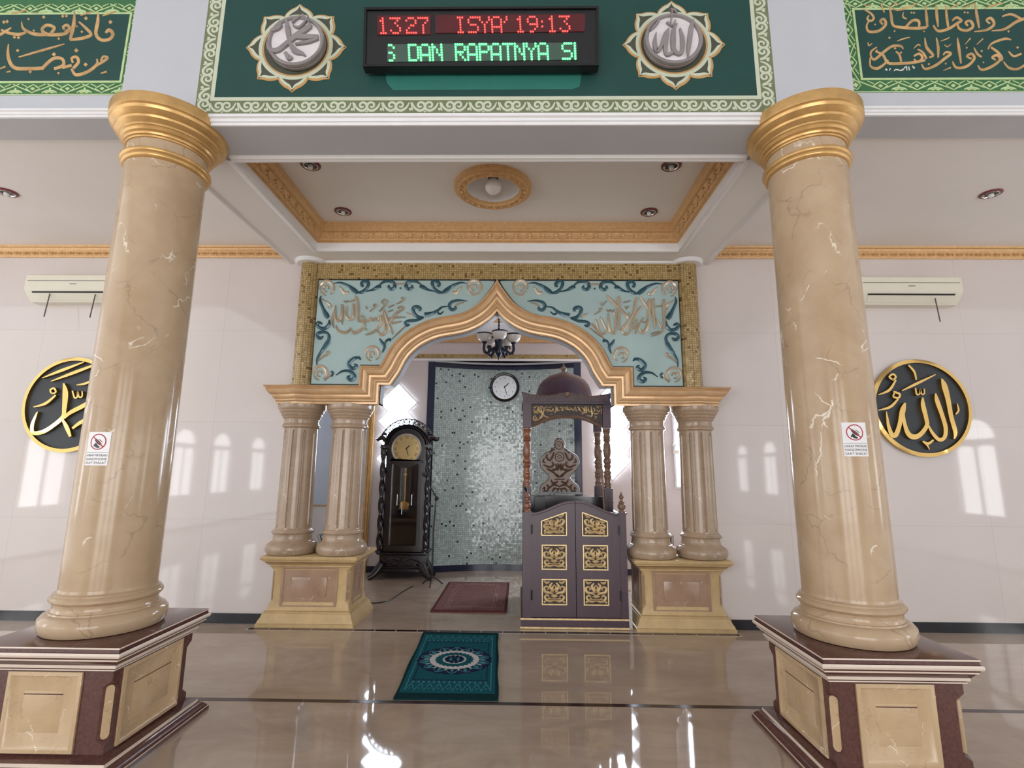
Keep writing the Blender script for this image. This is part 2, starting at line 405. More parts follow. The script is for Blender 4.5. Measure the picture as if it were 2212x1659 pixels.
# ============================================================ SETTING
YW, YF, ZS, ZSC, ZC = 5.305, 3.02, 3.707, 3.895, 3.975
HX, HB, HZ = 8.0, -9.0, 6.6
m = MB(); m.box(-HX, HX, HB, 8.7, -.12, 0); struct('floor', m, M['floor'])
m = MB()
for a, b in ((-HX, HX),): m.box(a, b, 3.63, 3.672, -.01, .0012)
struct('trim_1', m, M['dark_tile'])
m = MB()
xx = -2.30
while xx < 2.29:
    m.box(xx + .003, min(xx + .197, 2.30), 5.112, 5.165, -.01, .0012, 0); xx += .2
m.box(-2.31, 2.31, 5.098, 5.11, -.01, .001, 1); m.box(-2.31, 2.31, 5.11, 5.17, -.01, .0006, 1)
struct('trim_2', m, [M['dark_tile'], M['cream_line']])

m = MB(); m.box(-HX, -2.0, YW, YW + .13, 0, 4.2); struct('wall_back_left', m, M['wall'])
m = MB(); m.box(2.0, HX, YW, YW + .13, 0, 4.2); struct('wall_back_right', m, M['wall'])
for nm, a, b in (('baseboard_left', -HX, -2.15), ('baseboard_right', 2.15, HX)):
    m = MB(); m.box(a, b, YW - .012, YW, 0, .092); struct(nm, m, M['black_tile'])

# arch outline (outer edge of the gold moulding), left half, traced on its own plane
_Z = zm(620, 560, .20796)
_o = [(-262, 1296), (741, 1296), (741, 1095), (955, 1095)]
_cv = [(985, 1050), (1030, 962), (1100, 862), (1200, 765), (1310, 690), (1450, 625), (1580, 590), (1690, 572), (1800, 548), (1900, 505), (2000, 432), (2090, 325), (2150, 240), (2195, 180)]
YA = 5.15
def _w(q): p = at(*_Z(*q), YA); return (p.x, p.z)
_L = [_w(q) for q in _o]; _C = [_w(q) for q in _cv]
z0 = (_L[0][1] + _L[1][1]) / 2; x1 = (_L[1][0] + _L[2][0]) / 2; z1 = (_L[2][1] + _L[3][1]) / 2
LEFT = [(_L[0][0], z0), (-2.26, z0), (-2.2, z0), (-2.14, z0), (-2.08, z0), (-2.03, z0), (-1.98, z0), (-1.92, z0), (-1.86, z0), (x1, z0), (x1, z1), (_L[3][0], z1)]
_C[-1] = (0.0, _C[-1][1])
sm = [(p[0], p[1]) for p in cat([(a, b, 1) for a, b in [LEFT[-1]] + _C], 3)][1:]
LEFT += sm
PATH = LEFT + [(-a, b) for a, b in LEFT[-2::-1]]


def offset_path(path, s):
    out = []
    for i, p in enumerate(path):
        a = path[max(i - 1, 0)]; b = path[min(i + 1, len(path) - 1)]
        d1 = Vector((p[0] - a[0], p[1] - a[1])); d2 = Vector((b[0] - p[0], b[1] - p[1]))
        if d1.length < 1e-6: d1 = d2
        if d2.length < 1e-6: d2 = d1
        d1.normalize(); d2.normalize(); n1 = Vector((d1.y, -d1.x)); n2 = Vector((d2.y, -d2.x)); n = n1 + n2
        k = 2 / max(n.dot(n), .35) if n.length > 1e-6 else 1
        out.append((p[0] + n.x * k * s, p[1] + n.y * k * s))
    return out
def offset_path(path, s, _raw=offset_path):
    # the two flanks of the ogee meet on the centre line
    q = _raw(path, s); h = (len(q) + 1) // 2; L = []; hit = None
    for i in range(h):
        x, z = q[i]
        if hit is None and x > 0 and i and L[-1][0] < 0:
            a = L[-1]; k = -a[0] / (x - a[0]); hit = (0.0, a[1] + (z - a[1]) * k)
        L.append(hit if hit else (x, z))
    if hit is None: L[-1] = (0.0, L[-1][1])
    return L + [(-x, z) for x, z in L[-2::-1]]
AW = .195
INNER = offset_path(PATH, AW)
half = len(LEFT)
inn = []
for p in INNER[:half]:
    if p[0] > -1.62 and (not inn or (Vector(p) - Vector(inn[-1])).length > 1e-4): inn.append(p)
# wall above the opening: spandrel with the ogee cut-out
for sg, nm in ((1, 'wall_arch_left'), (-1, 'wall_arch_right')):
    poly = [(-2.02, 2.16), (inn[0][0], 2.16)] + inn + [(0, 3.9), (-2.02, 3.9)]
    m = MB(); m.prism([(sg * a, b) for a, b in poly], lambda u, v, d: Vector((u, d, v)), 5.262, 5.435); struct(nm, m, M['white'])

# niche room behind the arch
NB, NX, NZ = 7.85, 3.3, 3.58
m = MB(); m.box(-NX - .1, -NX, 5.43, NB, 0, NZ); struct('wall_niche_left', m, M['wall'])
m = MB(); m.box(NX, NX + .1, 5.43, NB, 0, NZ); struct('wall_niche_right', m, M['wall'])
for nm, a, b in (('wall_niche_back_left', -NX, -1.08), ('wall_niche_back_right', 1.08, NX)):
    m = MB(); m.box(a, b, NB, NB + .45, 0, NZ); struct(nm, m, M['wall'])
m = MB(); m.box(-1.08, 1.08, NB, NB + .45, 3.172, NZ); struct('wall_niche_back_top', m, M['wall'])
for nm, a, b in (('baseboard_niche_left', -NX, -1.19), ('baseboard_niche_right', 1.19, NX)):
    m = MB(); m.box(a, b, NB - .012, NB, 0, .085); struct(nm, m, M['navy'])
m = MB(); m.box(-NX, NX, 5.43, NB, NZ, NZ + .1); struct('ceiling_niche', m, M['ceil'])
m = MB(); m.box(-NX, NX, 6.15, 7.0, NZ - .05, NZ); struct('trim_niche_ceiling_band', m, M['gold_cornice'])
m = MB(); m.prism([(NB, 3.45), (NB - .03, 3.45), (NB - .04, 3.48), (NB - .07, 3.53), (NB - .1, 3.55), (NB - .1, 3.58), (NB, 3.58)], lambda u, v, d: Vector((d, u, v)), -NX, NX)
struct('trim_niche_cornice', m, M['gold_cornice'])
m = MB(); m.box(-NX, NX, NB - .02, NB, 3.19, 3.262, 0); m.box(-NX, NX, NB - .035, NB, 3.155, 3.188, 1)
struct('trim_niche_mosaic_band', m, [M['mosaic_gold'], M['white_gloss']])
# concave mosaic apse (mihrab)
def arc(x): rr = (1.08 ** 2 + .24 ** 2) / .48; return NB + .24 - rr + sqrt(rr * rr - x * x)
xs = [-1.08 + 2.16 * i / 40 for i in range(41)]
def apse(za, zb, inset=0): return [[(x, arc(x) - inset, za) for x in xs], [(x, arc(x) - inset, zb) for x in xs]]
m = MB(); m.loops(apse(0, 3.172), 0, cap=False, closed=False); struct('wall_mihrab', m, M['mosaic_green'])
m = MB(); m.loops(apse(0, .09, .008), 0, cap=False, closed=False); m.loops(apse(3.06, 3.14, .008), 0, cap=False, closed=False)
for sg in (-1, 1): m.box(min(sg * 1.075, sg * 1.185), max(sg * 1.075, sg * 1.185), NB - .012, NB + .03, 0, 3.14)
struct('trim_mihrab', m, M['navy'])
m = MB(); m.loops(apse(3.14, 3.172, .015), 0, cap=False, closed=False); struct('trim_mihrab_head', m, M['white_gloss'])
m = MB()
lp = [(x, arc(x), 3.172) for x in xs]; m.add(lp, [tuple(range(len(lp)))]); struct('ceiling_mihrab', m, M['white'])

# beams, ceilings
m = MB(); m.box(-2.43, 2.43, YF, 3.40, ZS, HZ); struct('wall_front_upper', m, M['white'])
for nm, a, b in (('wall_front_upper_left', -HX, -2.43), ('wall_front_upper_right', 2.43, HX)):
    m = MB(); m.box(a, b, 3.165, 3.40, 3.88, HZ); struct(nm, m, M['white'])
for nm, a, b in (('ceiling_left', -HX, -2.25), ('ceiling_right', 2.25, HX)):
    m = MB(); m.box(a, b, 3.18, YW, ZSC, ZSC + .06); struct(nm, m, M['ceil'])
for nm, a, b in (('trim_beam_left', -2.27, -1.86), ('trim_beam_right', 1.86, 2.27)):
    m = MB(); m.box(a, b, 3.4, YW, ZS, 4.06); struct(nm, m, M['ceil'])
m = MB(); m.box(-1.86, 1.86, 4.97, YW + .12, ZS, 4.06); struct('trim_beam_back', m, M['ceil'])
def bar_x(m, prof, a, b, mi=0): m.prism(prof, lambda u, v, d: Vector((d, u, v)), a, b, mi)
def bar_y(m, prof, a, b, mi=0): m.prism(prof, lambda u, v, d: Vector((u, d, v)), a, b, mi)
def stepped(y, z, s=1, k=1.0, dz=1):
    """three small fillets growing outward and upward from (y, z)"""
    p = [(0, 0), (-.012, 0), (-.012, .02), (-.022, .024), (-.022, .044), (-.036, .05), (-.036, .07), (-.02, .082), (0, .082)]
    return [(y + s * a * k, z + dz * b * k) for a, b in p]
m = MB(); bar_x(m, stepped(YF, ZS), -2.43, 2.43); struct('trim_front_moulding', m, M['white_gloss'])
for nm, a, b in (('trim_side_moulding_left', -HX, -2.40), ('trim_side_moulding_right', 2.40, HX)):
    m = MB(); bar_x(m, stepped(3.165, ZSC - .012, k=.8), a, b); struct(nm, m, M['white_gloss'])
# moulding along the edges of the soffit around the coffer
m = MB()
bar_x(m, [(3.40, ZS + .0), (3.405, ZS - .012), (3.385, ZS - .018), (3.37, ZS - .012), (3.355, ZS - .012), (3.345, ZS - .004), (3.33, ZS)], -1.86, 1.86)
bar_x(m, [(4.965, ZS), (4.96, ZS - .01), (4.985, ZS - .012), (4.99, ZS)], -1.86, 1.86)
for sg in (-1, 1):
    bar_y(m, [(sg * 1.86, ZS), (sg * 1.855, ZS - .012), (sg * 1.875, ZS - .014), (sg * 1.895, ZS - .008), (sg * 1.91, ZS)], 3.38, 4.99)
    bar_y(m, [(sg * 2.275, ZS + .06), (sg * 2.285, ZS), (sg * 2.285, ZS - .012), (sg * 2.265, ZS - .016), (sg * 2.25, ZS - .01), (sg * 2.235, ZS)], 3.38, YW)
bar_x(m, [(YW, ZS - .034), (YW - .055, ZS - .03), (YW - .075, ZS - .012), (YW - .08, ZS), (YW, ZS)], -2.2, 2.2)
for sg in (-1, 1):
    m.lathe([(.125, -.036), (.145, -.034), (.165, -.012), (.17, 0)], sg * 2.035, 5.27, ZS, 40)
struct('trim_soffit_moulding', m, M['white_gloss'])
# coffer: white fascia, gold cove, ceiling with round opening
m = MB()
m.rects([(0.0, .083), (-.012, .083), (-.012, .095), (-.03, .10), (-.035, .112), (-.045, .118), (-.062, .15), (-.07, .165), (-.092, .172), (-.092, .19), (-.1, .198), (-.1, .27)], -1.86, 1.86, 3.40, 4.97, ZS, cap=False)
# raised swag and drop ornament along the cove
def swags(m, fm, L, step):
    k = int(L / step); x = -k * step / 2
    for i in range(k):
        a = x + i * step
        m.stroke([(a, .055, .012), (a + step * .25, .034, .014), (a + step * .5, .026, .014), (a + step * .75, .034, .014), (a + step, .055, .012)], fm, .006, True, 3)
        m.dot(a, .046, .011, fm, .012, 8); m.dot(a, .026, .008, fm, .008, 6)
        m.stroke([(a - step * .22, .062, .006), (a - .012, .058, .012), (a, .064, .014), (a + .012, .058, .012), (a + step * .22, .062, .006)], fm, .006, True, 2)
        for q in (.25, .5, .75, 1): m.dot(a + q * step, -.0, .005, fm, .006, 5)
cv = lambda d: .045 + .027 * max(0, min(1, (d - .02) / .06))
swags(m, lambda u, v, d: Vector((u, 4.97 - cv(v) - .006 - d, ZS + .09 + v)), 3.5, .135)
for sg in (-1, 1): swags(m, (lambda s_: lambda u, v, d: Vector((s_ * (1.86 - cv(v) - .006 - d), 4.19 + u, ZS + .09 + v)))(sg), 1.35, .135)
struct('trim_coffer_cornice', m, M['gold_cornice'])
m = MB(); m.rects([(0, 0), (-.004, 0), (-.004, .085), (0, .085)], -1.86, 1.86, 3.40, 4.97, ZS, cap=False); struct('trim_coffer_fascia', m, M['white_gloss'])
DX, DY, DR = 0.0, 4.205, .236
n = 48; inner = [(DX + DR * cos(2 * pi * i / n), DY + DR * sin(2 * pi * i / n), ZC) for i in range(n)]; outer = []
for i in range(n):
    a = 2 * pi * i / n; ca, sa = cos(a), sin(a); k = min(1.8 / max(abs(ca), 1e-6), .80 / max(abs(sa), 1e-6)); outer.append((DX + ca * k, DY + sa * k, ZC))
for a, b in ((1.8, .80), (-1.8, .80), (-1.8, -.80), (1.8, -.80)):
    i = min(range(n), key=lambda q: (outer[q][0] - a) ** 2 + (outer[q][1] - DY - b) ** 2); outer[i] = (a, DY + b, ZC)
m = MB(); m.loops([inner, outer], 0, cap=False); struct('ceiling_coffer', m, M['ceil'])
# gold cornice on the back wall
def cornice(nm, a, b):
    m = MB(); bar_x(m, [(YW, 3.765), (YW - .018, 3.765), (YW - .022, 3.782), (YW - .012, 3.788), (YW - .018, 3.84), (YW - .03, 3.852), (YW - .034, 3.87), (YW - .05, 3.875), (YW - .055, ZSC), (YW, ZSC)], a, b)
    x = a + .06; fm = lambda u, v, d: Vector((u, YW - .012 - d, v))
    while x < b - .05:
        m.stroke([(x - .035, 3.813, .004), (x, 3.825, .012), (x + .035, 3.813, .004)], fm, .011, True, 2); m.stroke([(x - .035, 3.813, .004), (x, 3.801, .012), (x + .035, 3.813, .004)], fm, .011, True, 2)
        m.dot(x, 3.813, .007, fm, .013, 8); m.stroke([(x + .036, 3.826, .01), (x + .048, 3.813, .012), (x + .038, 3.80, .008)], fm, .011, True, 2)
        x += .1
    struct(nm, m, M['gold_cornice'])
cornice('trim_cornice_left', -6.2, -2.30); cornice('trim_cornice_right', 2.30, 6.2)

# the prayer hall behind the camera
m = MB(); m.box(-HX - .15, -HX, HB, YW, 0, HZ); struct('wall_left', m, M['white'])
m = MB(); m.box(HX, HX + .15, HB, YW, 0, HZ); struct('wall_right', m, M['white'])
m = MB(); m.box(-HX - .15, HX + .15, HB - .15, HB, 0, HZ); struct('wall_front', m, M['white'])
m = MB(); m.box(-HX - .15, HX + .15, HB - .15, 3.4, HZ, HZ + .12); struct('ceiling', m, M['white'])
WN = 0
def hall_window(side, y, wd, zb, zt, leafs=2):
    """tall casements under an arched light, set in the side walls"""
    global WN; WN += 1
    x = side * (HX - .004); fm = lambda u, v, d: Vector((x - side * d, y + u, v))
    m = MB(); lw = wd / leafs
    for k in range(leafs):
        a = -wd / 2 + k * lw + .05; b = a + lw - .10
        m.prism([(a, zb), (b, zb), (b, zt - .05)] + [((a + b) / 2 + (b - a) / 2 * cos(t * pi / 8), zt - .05 + .05 * sin(t * pi / 8)) for t in range(1, 8)] + [(a, zt - .05)], fm, 0, .012)
    m.prism([(wd / 2 * .92 * cos(pi * t / 16), zt + .12 + wd / 2 * .8 * sin(pi * t / 16)) for t in range(17)], fm, 0, .012)
    w = m.build('window_%d' % WN, M['hall_pane']); w['kind'] = 'structure'
    f = MB()
    for a, b, c_, d in ((-wd / 2 - .05, -wd / 2, zb - .05, zt + .1), (wd / 2, wd / 2 + .05, zb - .05, zt + .1), (-wd / 2, wd / 2, zb - .05, zb), (-wd / 2, wd / 2, zt + .02, zt + .1)):
        f.prism([(a, c_), (b, c_), (b, d), (a, d)], fm, 0, .05)
    f.build('window_frame', M['white_gloss'], w)
for y, wd in ((1.68, .82), (-2.0, .8), (-3.6, .8), (-5.6, .8), (-7.6, .7)):
    hall_window(1, y, wd, .82, 1.95); hall_window(-1, y, wd, .82, 1.95)
for k in range(3):  # glowing back-wall panes, added to brighten the unseen end of the hall
    WN += 1; x0 = -3.9 + k * 2.8
    m = MB(); m.box(x0, x0 + 2.2, HB, HB + .012, .05, 2.7); m.prism([(x0 + 1.1 + 1.1 * cos(pi * t / 16), 2.85 + .9 * sin(pi * t / 16)) for t in range(17)], lambda u, v, d: Vector((u, HB + d, v)), 0, .012)
    o = m.build('window_%d' % WN, M['hall_pane']); o['kind'] = 'structure'
# ============================================================ ARCH FRONT
# gold moulding swept along the ogee
prof = [(0, 0), (0, .05), (.006, .115), (.018, .135), (.028, .125), (.034, .11), (.04, .112), (.052, .14), (.072, .152), (.09, .14), (.1, .118), (.104, .105), (.122, .1), (.138, .112), (.146, .104), (.15, .09), (.164, .092), (.172, .082), (.176, .068), (.195, .064), (.195, .0)]
t = root('golden_arch', 'gold ogee arch moulding with stepped shoulders over the niche opening', 'arch', (0, 5.3, z0))
m = MB(); lps = []
for s, d in prof:
    q = offset_path(PATH, s); q[0] = (q[0][0] + .85 * s, q[0][1]); q[-1] = (q[-1][0] - .85 * s, q[-1][1]); l = []
    for (x, z) in q:
        b = .05 * math.exp(-((abs(x) - 2.035) / .085) ** 2) if abs(z - z0) < .3 and abs(x) > 1.8 and d > 0 else 0
        l.append((x, 5.3 - d - (.02 if d > 0 else 0) - b, z))
    lps.append(l)
m.loops([list(r) for r in zip(*lps)], 0, cap=True, closed=True)
m.build('moulding', M['gold_arch'], t, smooth=30)
m = MB()
q = [p for p in INNER if abs(p[0]) < 1.56]
acc = 0
for a, b in zip(q, q[1:]):
    L = sqrt((a[0] - b[0]) ** 2 + (a[1] - b[1]) ** 2); k = max(1, round(L / .021))
    for j in range(k):
        x = a[0] + (b[0] - a[0]) * j / k; z = a[1] + (b[1] - a[1]) * j / k
        m.box(x - .006, x + .006, 5.235, 5.25, z - .006, z + .006)
m.build('bead_edge', M['gold_cornice'], t)

# gold mosaic frame
t = root('mosaic_frame', 'gold mosaic half-round pilasters and band framing the teal glass', 'frame', (0, 5.26, z0))
for sg in (-1, 1):
    m = MB(); m.lathe([(.105, 0), (.105, ZS - .03 - z0)], sg * 2.032, 5.285, z0, 40); m.build('pilaster', M['mosaic_gold'], t)
m = MB(); m.box(-1.94, 1.94, 5.225, 5.262, 3.50, ZS - .03); m.build('top_band', M['mosaic_gold'], t)

# teal glass spandrels with enamel scrollwork
SCR_D = [
 [(490,250,6),(560,245,20),(640,280,34),(700,325,50),(732,350,40)], [(728,350,12),(790,338,38),(832,295,30),(845,245,38),(812,228,40),(778,250,36),(778,278,26),(800,275,10)],
 [(820,335,8),(890,318,24),(955,285,44),(968,300,20)], [(950,280,10),(1000,238,24),(1060,228,28),(1108,248,36),(1118,290,36),(1085,312,34),(1056,292,30),(1064,268,10)]]
SCR_DL = [
 [(355,380,8),(345,430,24),(378,520,34),(412,585,56),(428,610,36)], [(440,630,10),(435,680,36),(395,718,36),(340,712,36),(312,680,34),(332,658,32),(365,672,18)],
 [(430,850,30),(436,800,32),(405,762,30),(350,758,32),(315,780,32),(318,812,34),(352,820,32),(376,798,14)], [(432,850,46),(400,900,46),(350,970,28),(312,1040,18),(310,1100,8)],
 [(510,1205,6),(570,1165,20),(640,1160,32),(692,1195,36),(698,1235,38),(660,1255,38),(630,1230,32),(658,1207,12)],
 [(770,1040,10),(720,1022,32),(660,1060,40),(642,1100,40),(680,1136,38),(722,1110,36),(700,1088,14)], [(745,1005,6),(755,1030,22),(768,1045,10)],
 [(990,970,8),(1012,905,32),(978,855,30),(962,825,14)], [(1012,905,16),(1030,850,22),(1072,832,26),(1070,855,10)],
 [(1870,435,6),(1780,427,22),(1710,447,32),(1684,490,34),(1712,526,34),(1752,512,28),(1744,490,12)],
 [(1664,490,10),(1600,502,18),(1562,548,22),(1592,568,18),(1628,540,8)], [(1604,505,16),(1520,558,34),(1430,580,52)],
 [(1420,600,10),(1362,600,36),(1322,560,32),(1312,512,36),(1346,494,36),(1382,512,36),(1378,540,22)],
 [(1420,610,8),(1340,635,30),(1262,642,30),(1228,665,32),(1246,688,30),(1276,675,12)], [(460,1165,26),(475,1188,30),(460,1220,10)]]
SCR_T = [[(540,280,8),(570,312,26),(592,345,34),(624,350,30),(630,330,10)]]
def rosette(cx, cy, r=72):
    return [[(cx + r * cos(a), cy + r * sin(a), w) for a, w in ((2.9, 12), (3.6, 26), (4.4, 32), (5.2, 34), (6.0, 32), (6.8, 26), (7.3, 10))],
            [(cx + r * .42 * cos(a) - 6, cy + r * .42 * sin(a) + 8, w) for a, w in ((1.2, 10), (2.4, 22), (3.8, 26), (5.2, 24), (6.4, 12))],
            [(cx - r * .9, cy + r * .4, 10), (cx - r * .55, cy + r * .85, 20), (cx - r * .1, cy + r * 1.05, 8)]]
SCR_TL = [[(360,410,8),(420,450,20),(452,480,26),(440,508,22),(425,495,8)], [(320,1060,8),(370,1012,22),(420,985,26),(434,962,22),(406,962,8)],
          [(390,1262,8),(440,1212,20),(455,1180,22)], [(1240,555,6),(1280,572,22),(1310,602,20)], [(1840,447,8),(1775,466,20),(1745,490,10)],
          [(1130,255,18),(1180,255,18),(1230,255,18)], [(1890,340,8),(1930,368,22),(2000,350,12)]]
CALL_L = [
 [(505,480,10),(498,550,26),(508,625,30),(545,635,26),(570,560,24),(572,470,20)], [(572,470,22),(574,570,26),(572,680,8)], [(500,520,14),(478,590,22),(468,650,24),(488,712,8)],
 [(625,490,18),(610,565,22),(640,620,32),(680,610,32),(690,540,28),(688,462,20)], [(732,405,16),(735,480,30),(735,600,28),(742,650,18)], [(640,445,8),(690,430,18),(722,398,20),(704,385,10)],
 [(588,432,12),(610,448,14),(632,430,12)], [(512,690,10),(530,740,24),(600,765,28),(652,738,16)], [(655,715,14),(690,765,28),(760,740,28),(802,690,24),(792,620,20)],
 [(742,640,24),(780,640,24),(800,612,22),(785,588,18),(768,606,16)], [(800,640,20),(850,640,22),(868,612,20),(890,640,20),(918,612,20),(940,640,20),(960,590,18)],
 [(972,580,18),(985,645,26),(940,722,24),(870,770,22),(815,785,8)], [(945,740,8),(962,782,28),(1012,770,28),(1020,700,26),(1002,610,24),(1008,532,24)],
 [(1005,530,24),(1048,650,32),(1082,740,26),(1100,782,8)], [(1010,760,12),(1070,650,26),(1140,560,24),(1204,518,22),(1190,492,18),(1150,510,16)],
 [(1040,625,14),(1120,605,22),(1235,606,8)], [(1090,665,22),(1140,658,18),(1192,645,8)], [(1230,698,8),(1160,762,14),(1090,832,4)],
 [(958,545,8),(1000,500,16),(1040,440,18),(1010,422,16),(985,450,14),(1010,472,8)], [(1058,500,12),(1085,488,14),(1112,475,10)], [(1050,548,10),(1075,538,12),(1102,525,8)],
 [(1138,466,8),(1190,440,16),(1214,405,16),(1184,402,10)], [(858,546,8),(900,512,16),(930,476,16),(904,472,12),(902,496,8)], [(820,490,14),(825,505,14),(830,518,8)], [(815,718,14),(820,730,14),(826,742,8)]]
CALL_R = [
 [(1155,360,14),(1210,420,30),(1290,500,26),(1368,590,26),(1345,670,28),(1312,712,28),(1335,748,26),(1385,722,24),(1400,640,20)], [(1280,368,14),(1272,420,36),(1276,560,28),(1280,700,18)],
 [(1452,380,16),(1440,440,32),(1420,540,26),(1365,620,24),(1300,705,26)], [(1488,378,16),(1530,440,28),(1575,505,22),(1600,540,8)], [(1500,470,22),(1440,560,24),(1410,640,20)],
 [(1580,390,14),(1575,450,38),(1572,600,32),(1545,700,34),(1502,732,28),(1482,690,18)], [(1622,390,14),(1612,440,32),(1622,560,26),(1635,690,16)],
 [(1725,400,14),(1722,440,32),(1726,560,26),(1724,670,24),(1690,732,20),(1600,768,8)], [(1640,590,14),(1668,635,18),(1692,685,16)], [(1642,470,14),(1680,468,16),(1722,464,12)],
 [(1040,595,14),(1062,660,26),(1092,740,26),(1150,720,24),(1106,610,22),(1092,572,10)], [(1170,540,12),(1172,620,28),(1192,720,30),(1240,722,26),(1236,560,24),(1210,520,12)],
 [(1002,640,14),(1050,692,22),(1102,748,22)], [(982,682,6),(1060,742,16),(1132,792,8)], [(1090,430,10),(1110,462,12),(1152,414,10)], [(1030,552,8),(1080,520,16),(1102,490,16),(1074,494,10)],
 [(1150,500,14),(1170,525,14),(1190,505,14),(1212,525,14),(1232,500,10)], [(1320,432,12),(1355,424,14),(1392,414,10)], [(1335,470,12),(1352,492,16),(1372,464,12)], [(1368,530,16),(1378,545,16),(1386,556,8)],
 [(1400,650,18),(1440,692,26),(1452,600,18)], [(1440,742,20),(1470,662,18),(1520,580,12)], [(1498,622,12),(1542,626,14),(1556,600,10)], [(1590,748,10),(1640,728,14),(1712,720,10)]]
yp = 5.232
for mir, nm in ((False, 'left'), (True, 'right')):
    lab = 'teal glass panel left of the arch point, grey lettering in scrolls' if not mir else 'teal glass panel right of the arch point, tall crossed grey lettering'
    sg = -1 if mir else 1
    t = root('glass_panel', lab, 'decorative panel', (-sg * 1.2, 5.26, z0), 'teal glass spandrel panels')
    edge = offset_path(PATH, -.004)[:half]; edge = [(min(x, -.004), z) for x, z in edge if x >= x1 - .02]
    e2 = offset_path(PATH, -.016)[:half]; e2 = [(min(x, -.03), min(z, 3.482)) for x, z in e2 if x >= x1 - .04]
    m = MB(); m.prism([(sg * a, b) for a, b in [(-1.935, z0 + .005)] + edge + [(-.004, 3.5), (-1.935, 3.5)]], lambda u, v, d: Vector((u, d, v)), 5.25, 5.262); m.build('backing', M['black'], t)
    m = MB(); m.prism([(sg * a, b) for a, b in [(-1.922, z0 + .016)] + e2 + [(-.1, 3.484), (-1.922, 3.484)]], lambda u, v, d: Vector((u, d, v)), yp + .003, 5.25); m.build('glass', M['glass_teal'], t)
    fm = on_plane(yp + .002, _Z, mir)
    m = MB()
    for s in SCR_D:
        m.stroke(s, fm, .012, True); m.stroke([(2356 - a, b, w) for a, b, w in s], fm, .012, True)
    for s in SCR_DL: m.stroke(s, fm, .012, True)
    m.dot(1180, 302, 9, fm, .01); m.build('scrollwork', M['scroll_dark'], t)
    m = MB()
    for s in SCR_T:
        m.stroke(s, fm, .012, True); m.stroke([(2356 - a, b, w) for a, b, w in s], fm, .012, True)
    for s in SCR_TL: m.stroke(s, fm, .012, True)
    m.build('leaf_scrolls', M['scroll_taupe'], t)
    for q in ((412, 300), (1944, 292), (342, 1180), (885, 982)):
        m = MB()
        for s in rosette(*q): m.stroke(s, fm, .012, True)
        m.build('rosette', M['scroll_taupe'], t)
    m = MB(); fc = fm if not mir else on_plane(yp + .002, zm(1060, 560, .217))
    for s in (CALL_R if mir else CALL_L): m.stroke([(a, b, w * 1.12) for a, b, w in s], fc, .02, True)
    m.build('calligraphy', M['scroll_taupe'], t)

# pedestals under the paired columns
def make_pedestal(lab):
    t = root('arch_pedestal', lab, 'pedestal', (-1.795, 5.53, 0), 'pedestals of the arch')
    x0, x1_, y0, y1 = -2.18, -1.41, 5.275, 5.80
    m = MB(); m.rects([(.085, 0), (.085, .028), (.076, .032), (.072, .05), (.056, .075), (.046, .105), (.042, .112), (.034, .112), (.034, .128), (.018, .135), (.012, .15), (.006, .15)], x0, x1_, y0, y1)
    m.build('base_moulding', M['gold_ped'], t)
    lv = []
    for z, o, ch in ((.145, .012, .004), (.19, .004, .004), (.215, 0, .03), (.5, 0, .03), (.525, .004, .004), (.55, .012, .004)):
        a0, a1, b0, b1 = x0 - o, x1_ + o, y0 - o, y1 + o
        lv.append([(a0 + ch, b0, z), (a1 - ch, b0, z), (a1, b0 + ch, z), (a1, b1 - ch, z), (a1 - ch, b1, z), (a0 + ch, b1, z), (a0, b1 - ch, z), (a0, b0 + ch, z)])
    m = MB(); m.loops(lv, 0); m.build('body', M['gold_ped'], t)
    m = MB(); m.rects([(.008, .535), (.018, .54), (.018, .552), (.034, .562), (.056, .588), (.068, .592), (.068, .602), (.085, .608), (.09, .622), (.083, .63), (.083, .64), (.076, .645)], x0, x1_, y0, y1)
    m.build('cornice', M['gold_ped'], t)
    fx = (lambda u, v, d: Vector((u, y0 - d, v)))
    m = MB()
    def panel(m, fm, a, b, c_, d):
        e = .022
        for k, (i, dep) in enumerate(((0, .003), (e, .003), (e + .006, -.004), (e + .075, -.004))): pass
        q = [(0, .0), (0, .008), (e, .008), (e + .008, .001), (e + .085, .001), (e + .085, .007), (e + .09, .009)]
        lp = [[fm(a + o, c_ + o, h), fm(b - o, c_ + o, h), fm(b - o, d - o, h), fm(a + o, d - o, h)] for o, h in q]
        m.loops(lp, 0)
    panel(m, fx, x0 + .1, x1_ - .115, .155, .545)
    m.build('front_panel', M['panel_rose'], t)
    for sx, sg in ((x1_, 1), (x0, -1)):
        m = MB(); panel(m, lambda u, v, d: Vector((sx + sg * d, u, v)), y0 + .1, y1 - .1, .16, .54); m.build('side_panel', M['panel_rose'], t)
    for sx, sg in ((x1_, 1), (x0, -1)):
        m = MB(); cx_, cy_ = sx - sg * .015, y0 + .015
        m.prism([(.012 * cos(a), .235 + .012 * sin(a)) for a in (pi, 1.25 * pi, 1.5 * pi, 1.75 * pi, 2 * pi)] + [(.012 * cos(a), .48 + .012 * sin(a)) for a in (0, .25 * pi, .5 * pi, .75 * pi, pi)],
                lambda u, v, d: Vector((cx_ + sg * (u + d) * .7071, cy_ + (u - d) * .7071, v)), -.004, .006); m.build('corner_panel', M['panel_rose'], t)
    return t
pl = make_pedestal('gold pedestal with rose marble panel left of the niche, beside the tall clock')
pr_ = dup(pl, (1.83, 5.53, 0), 'gold pedestal with rose marble panel right of the niche, beside the pulpit')

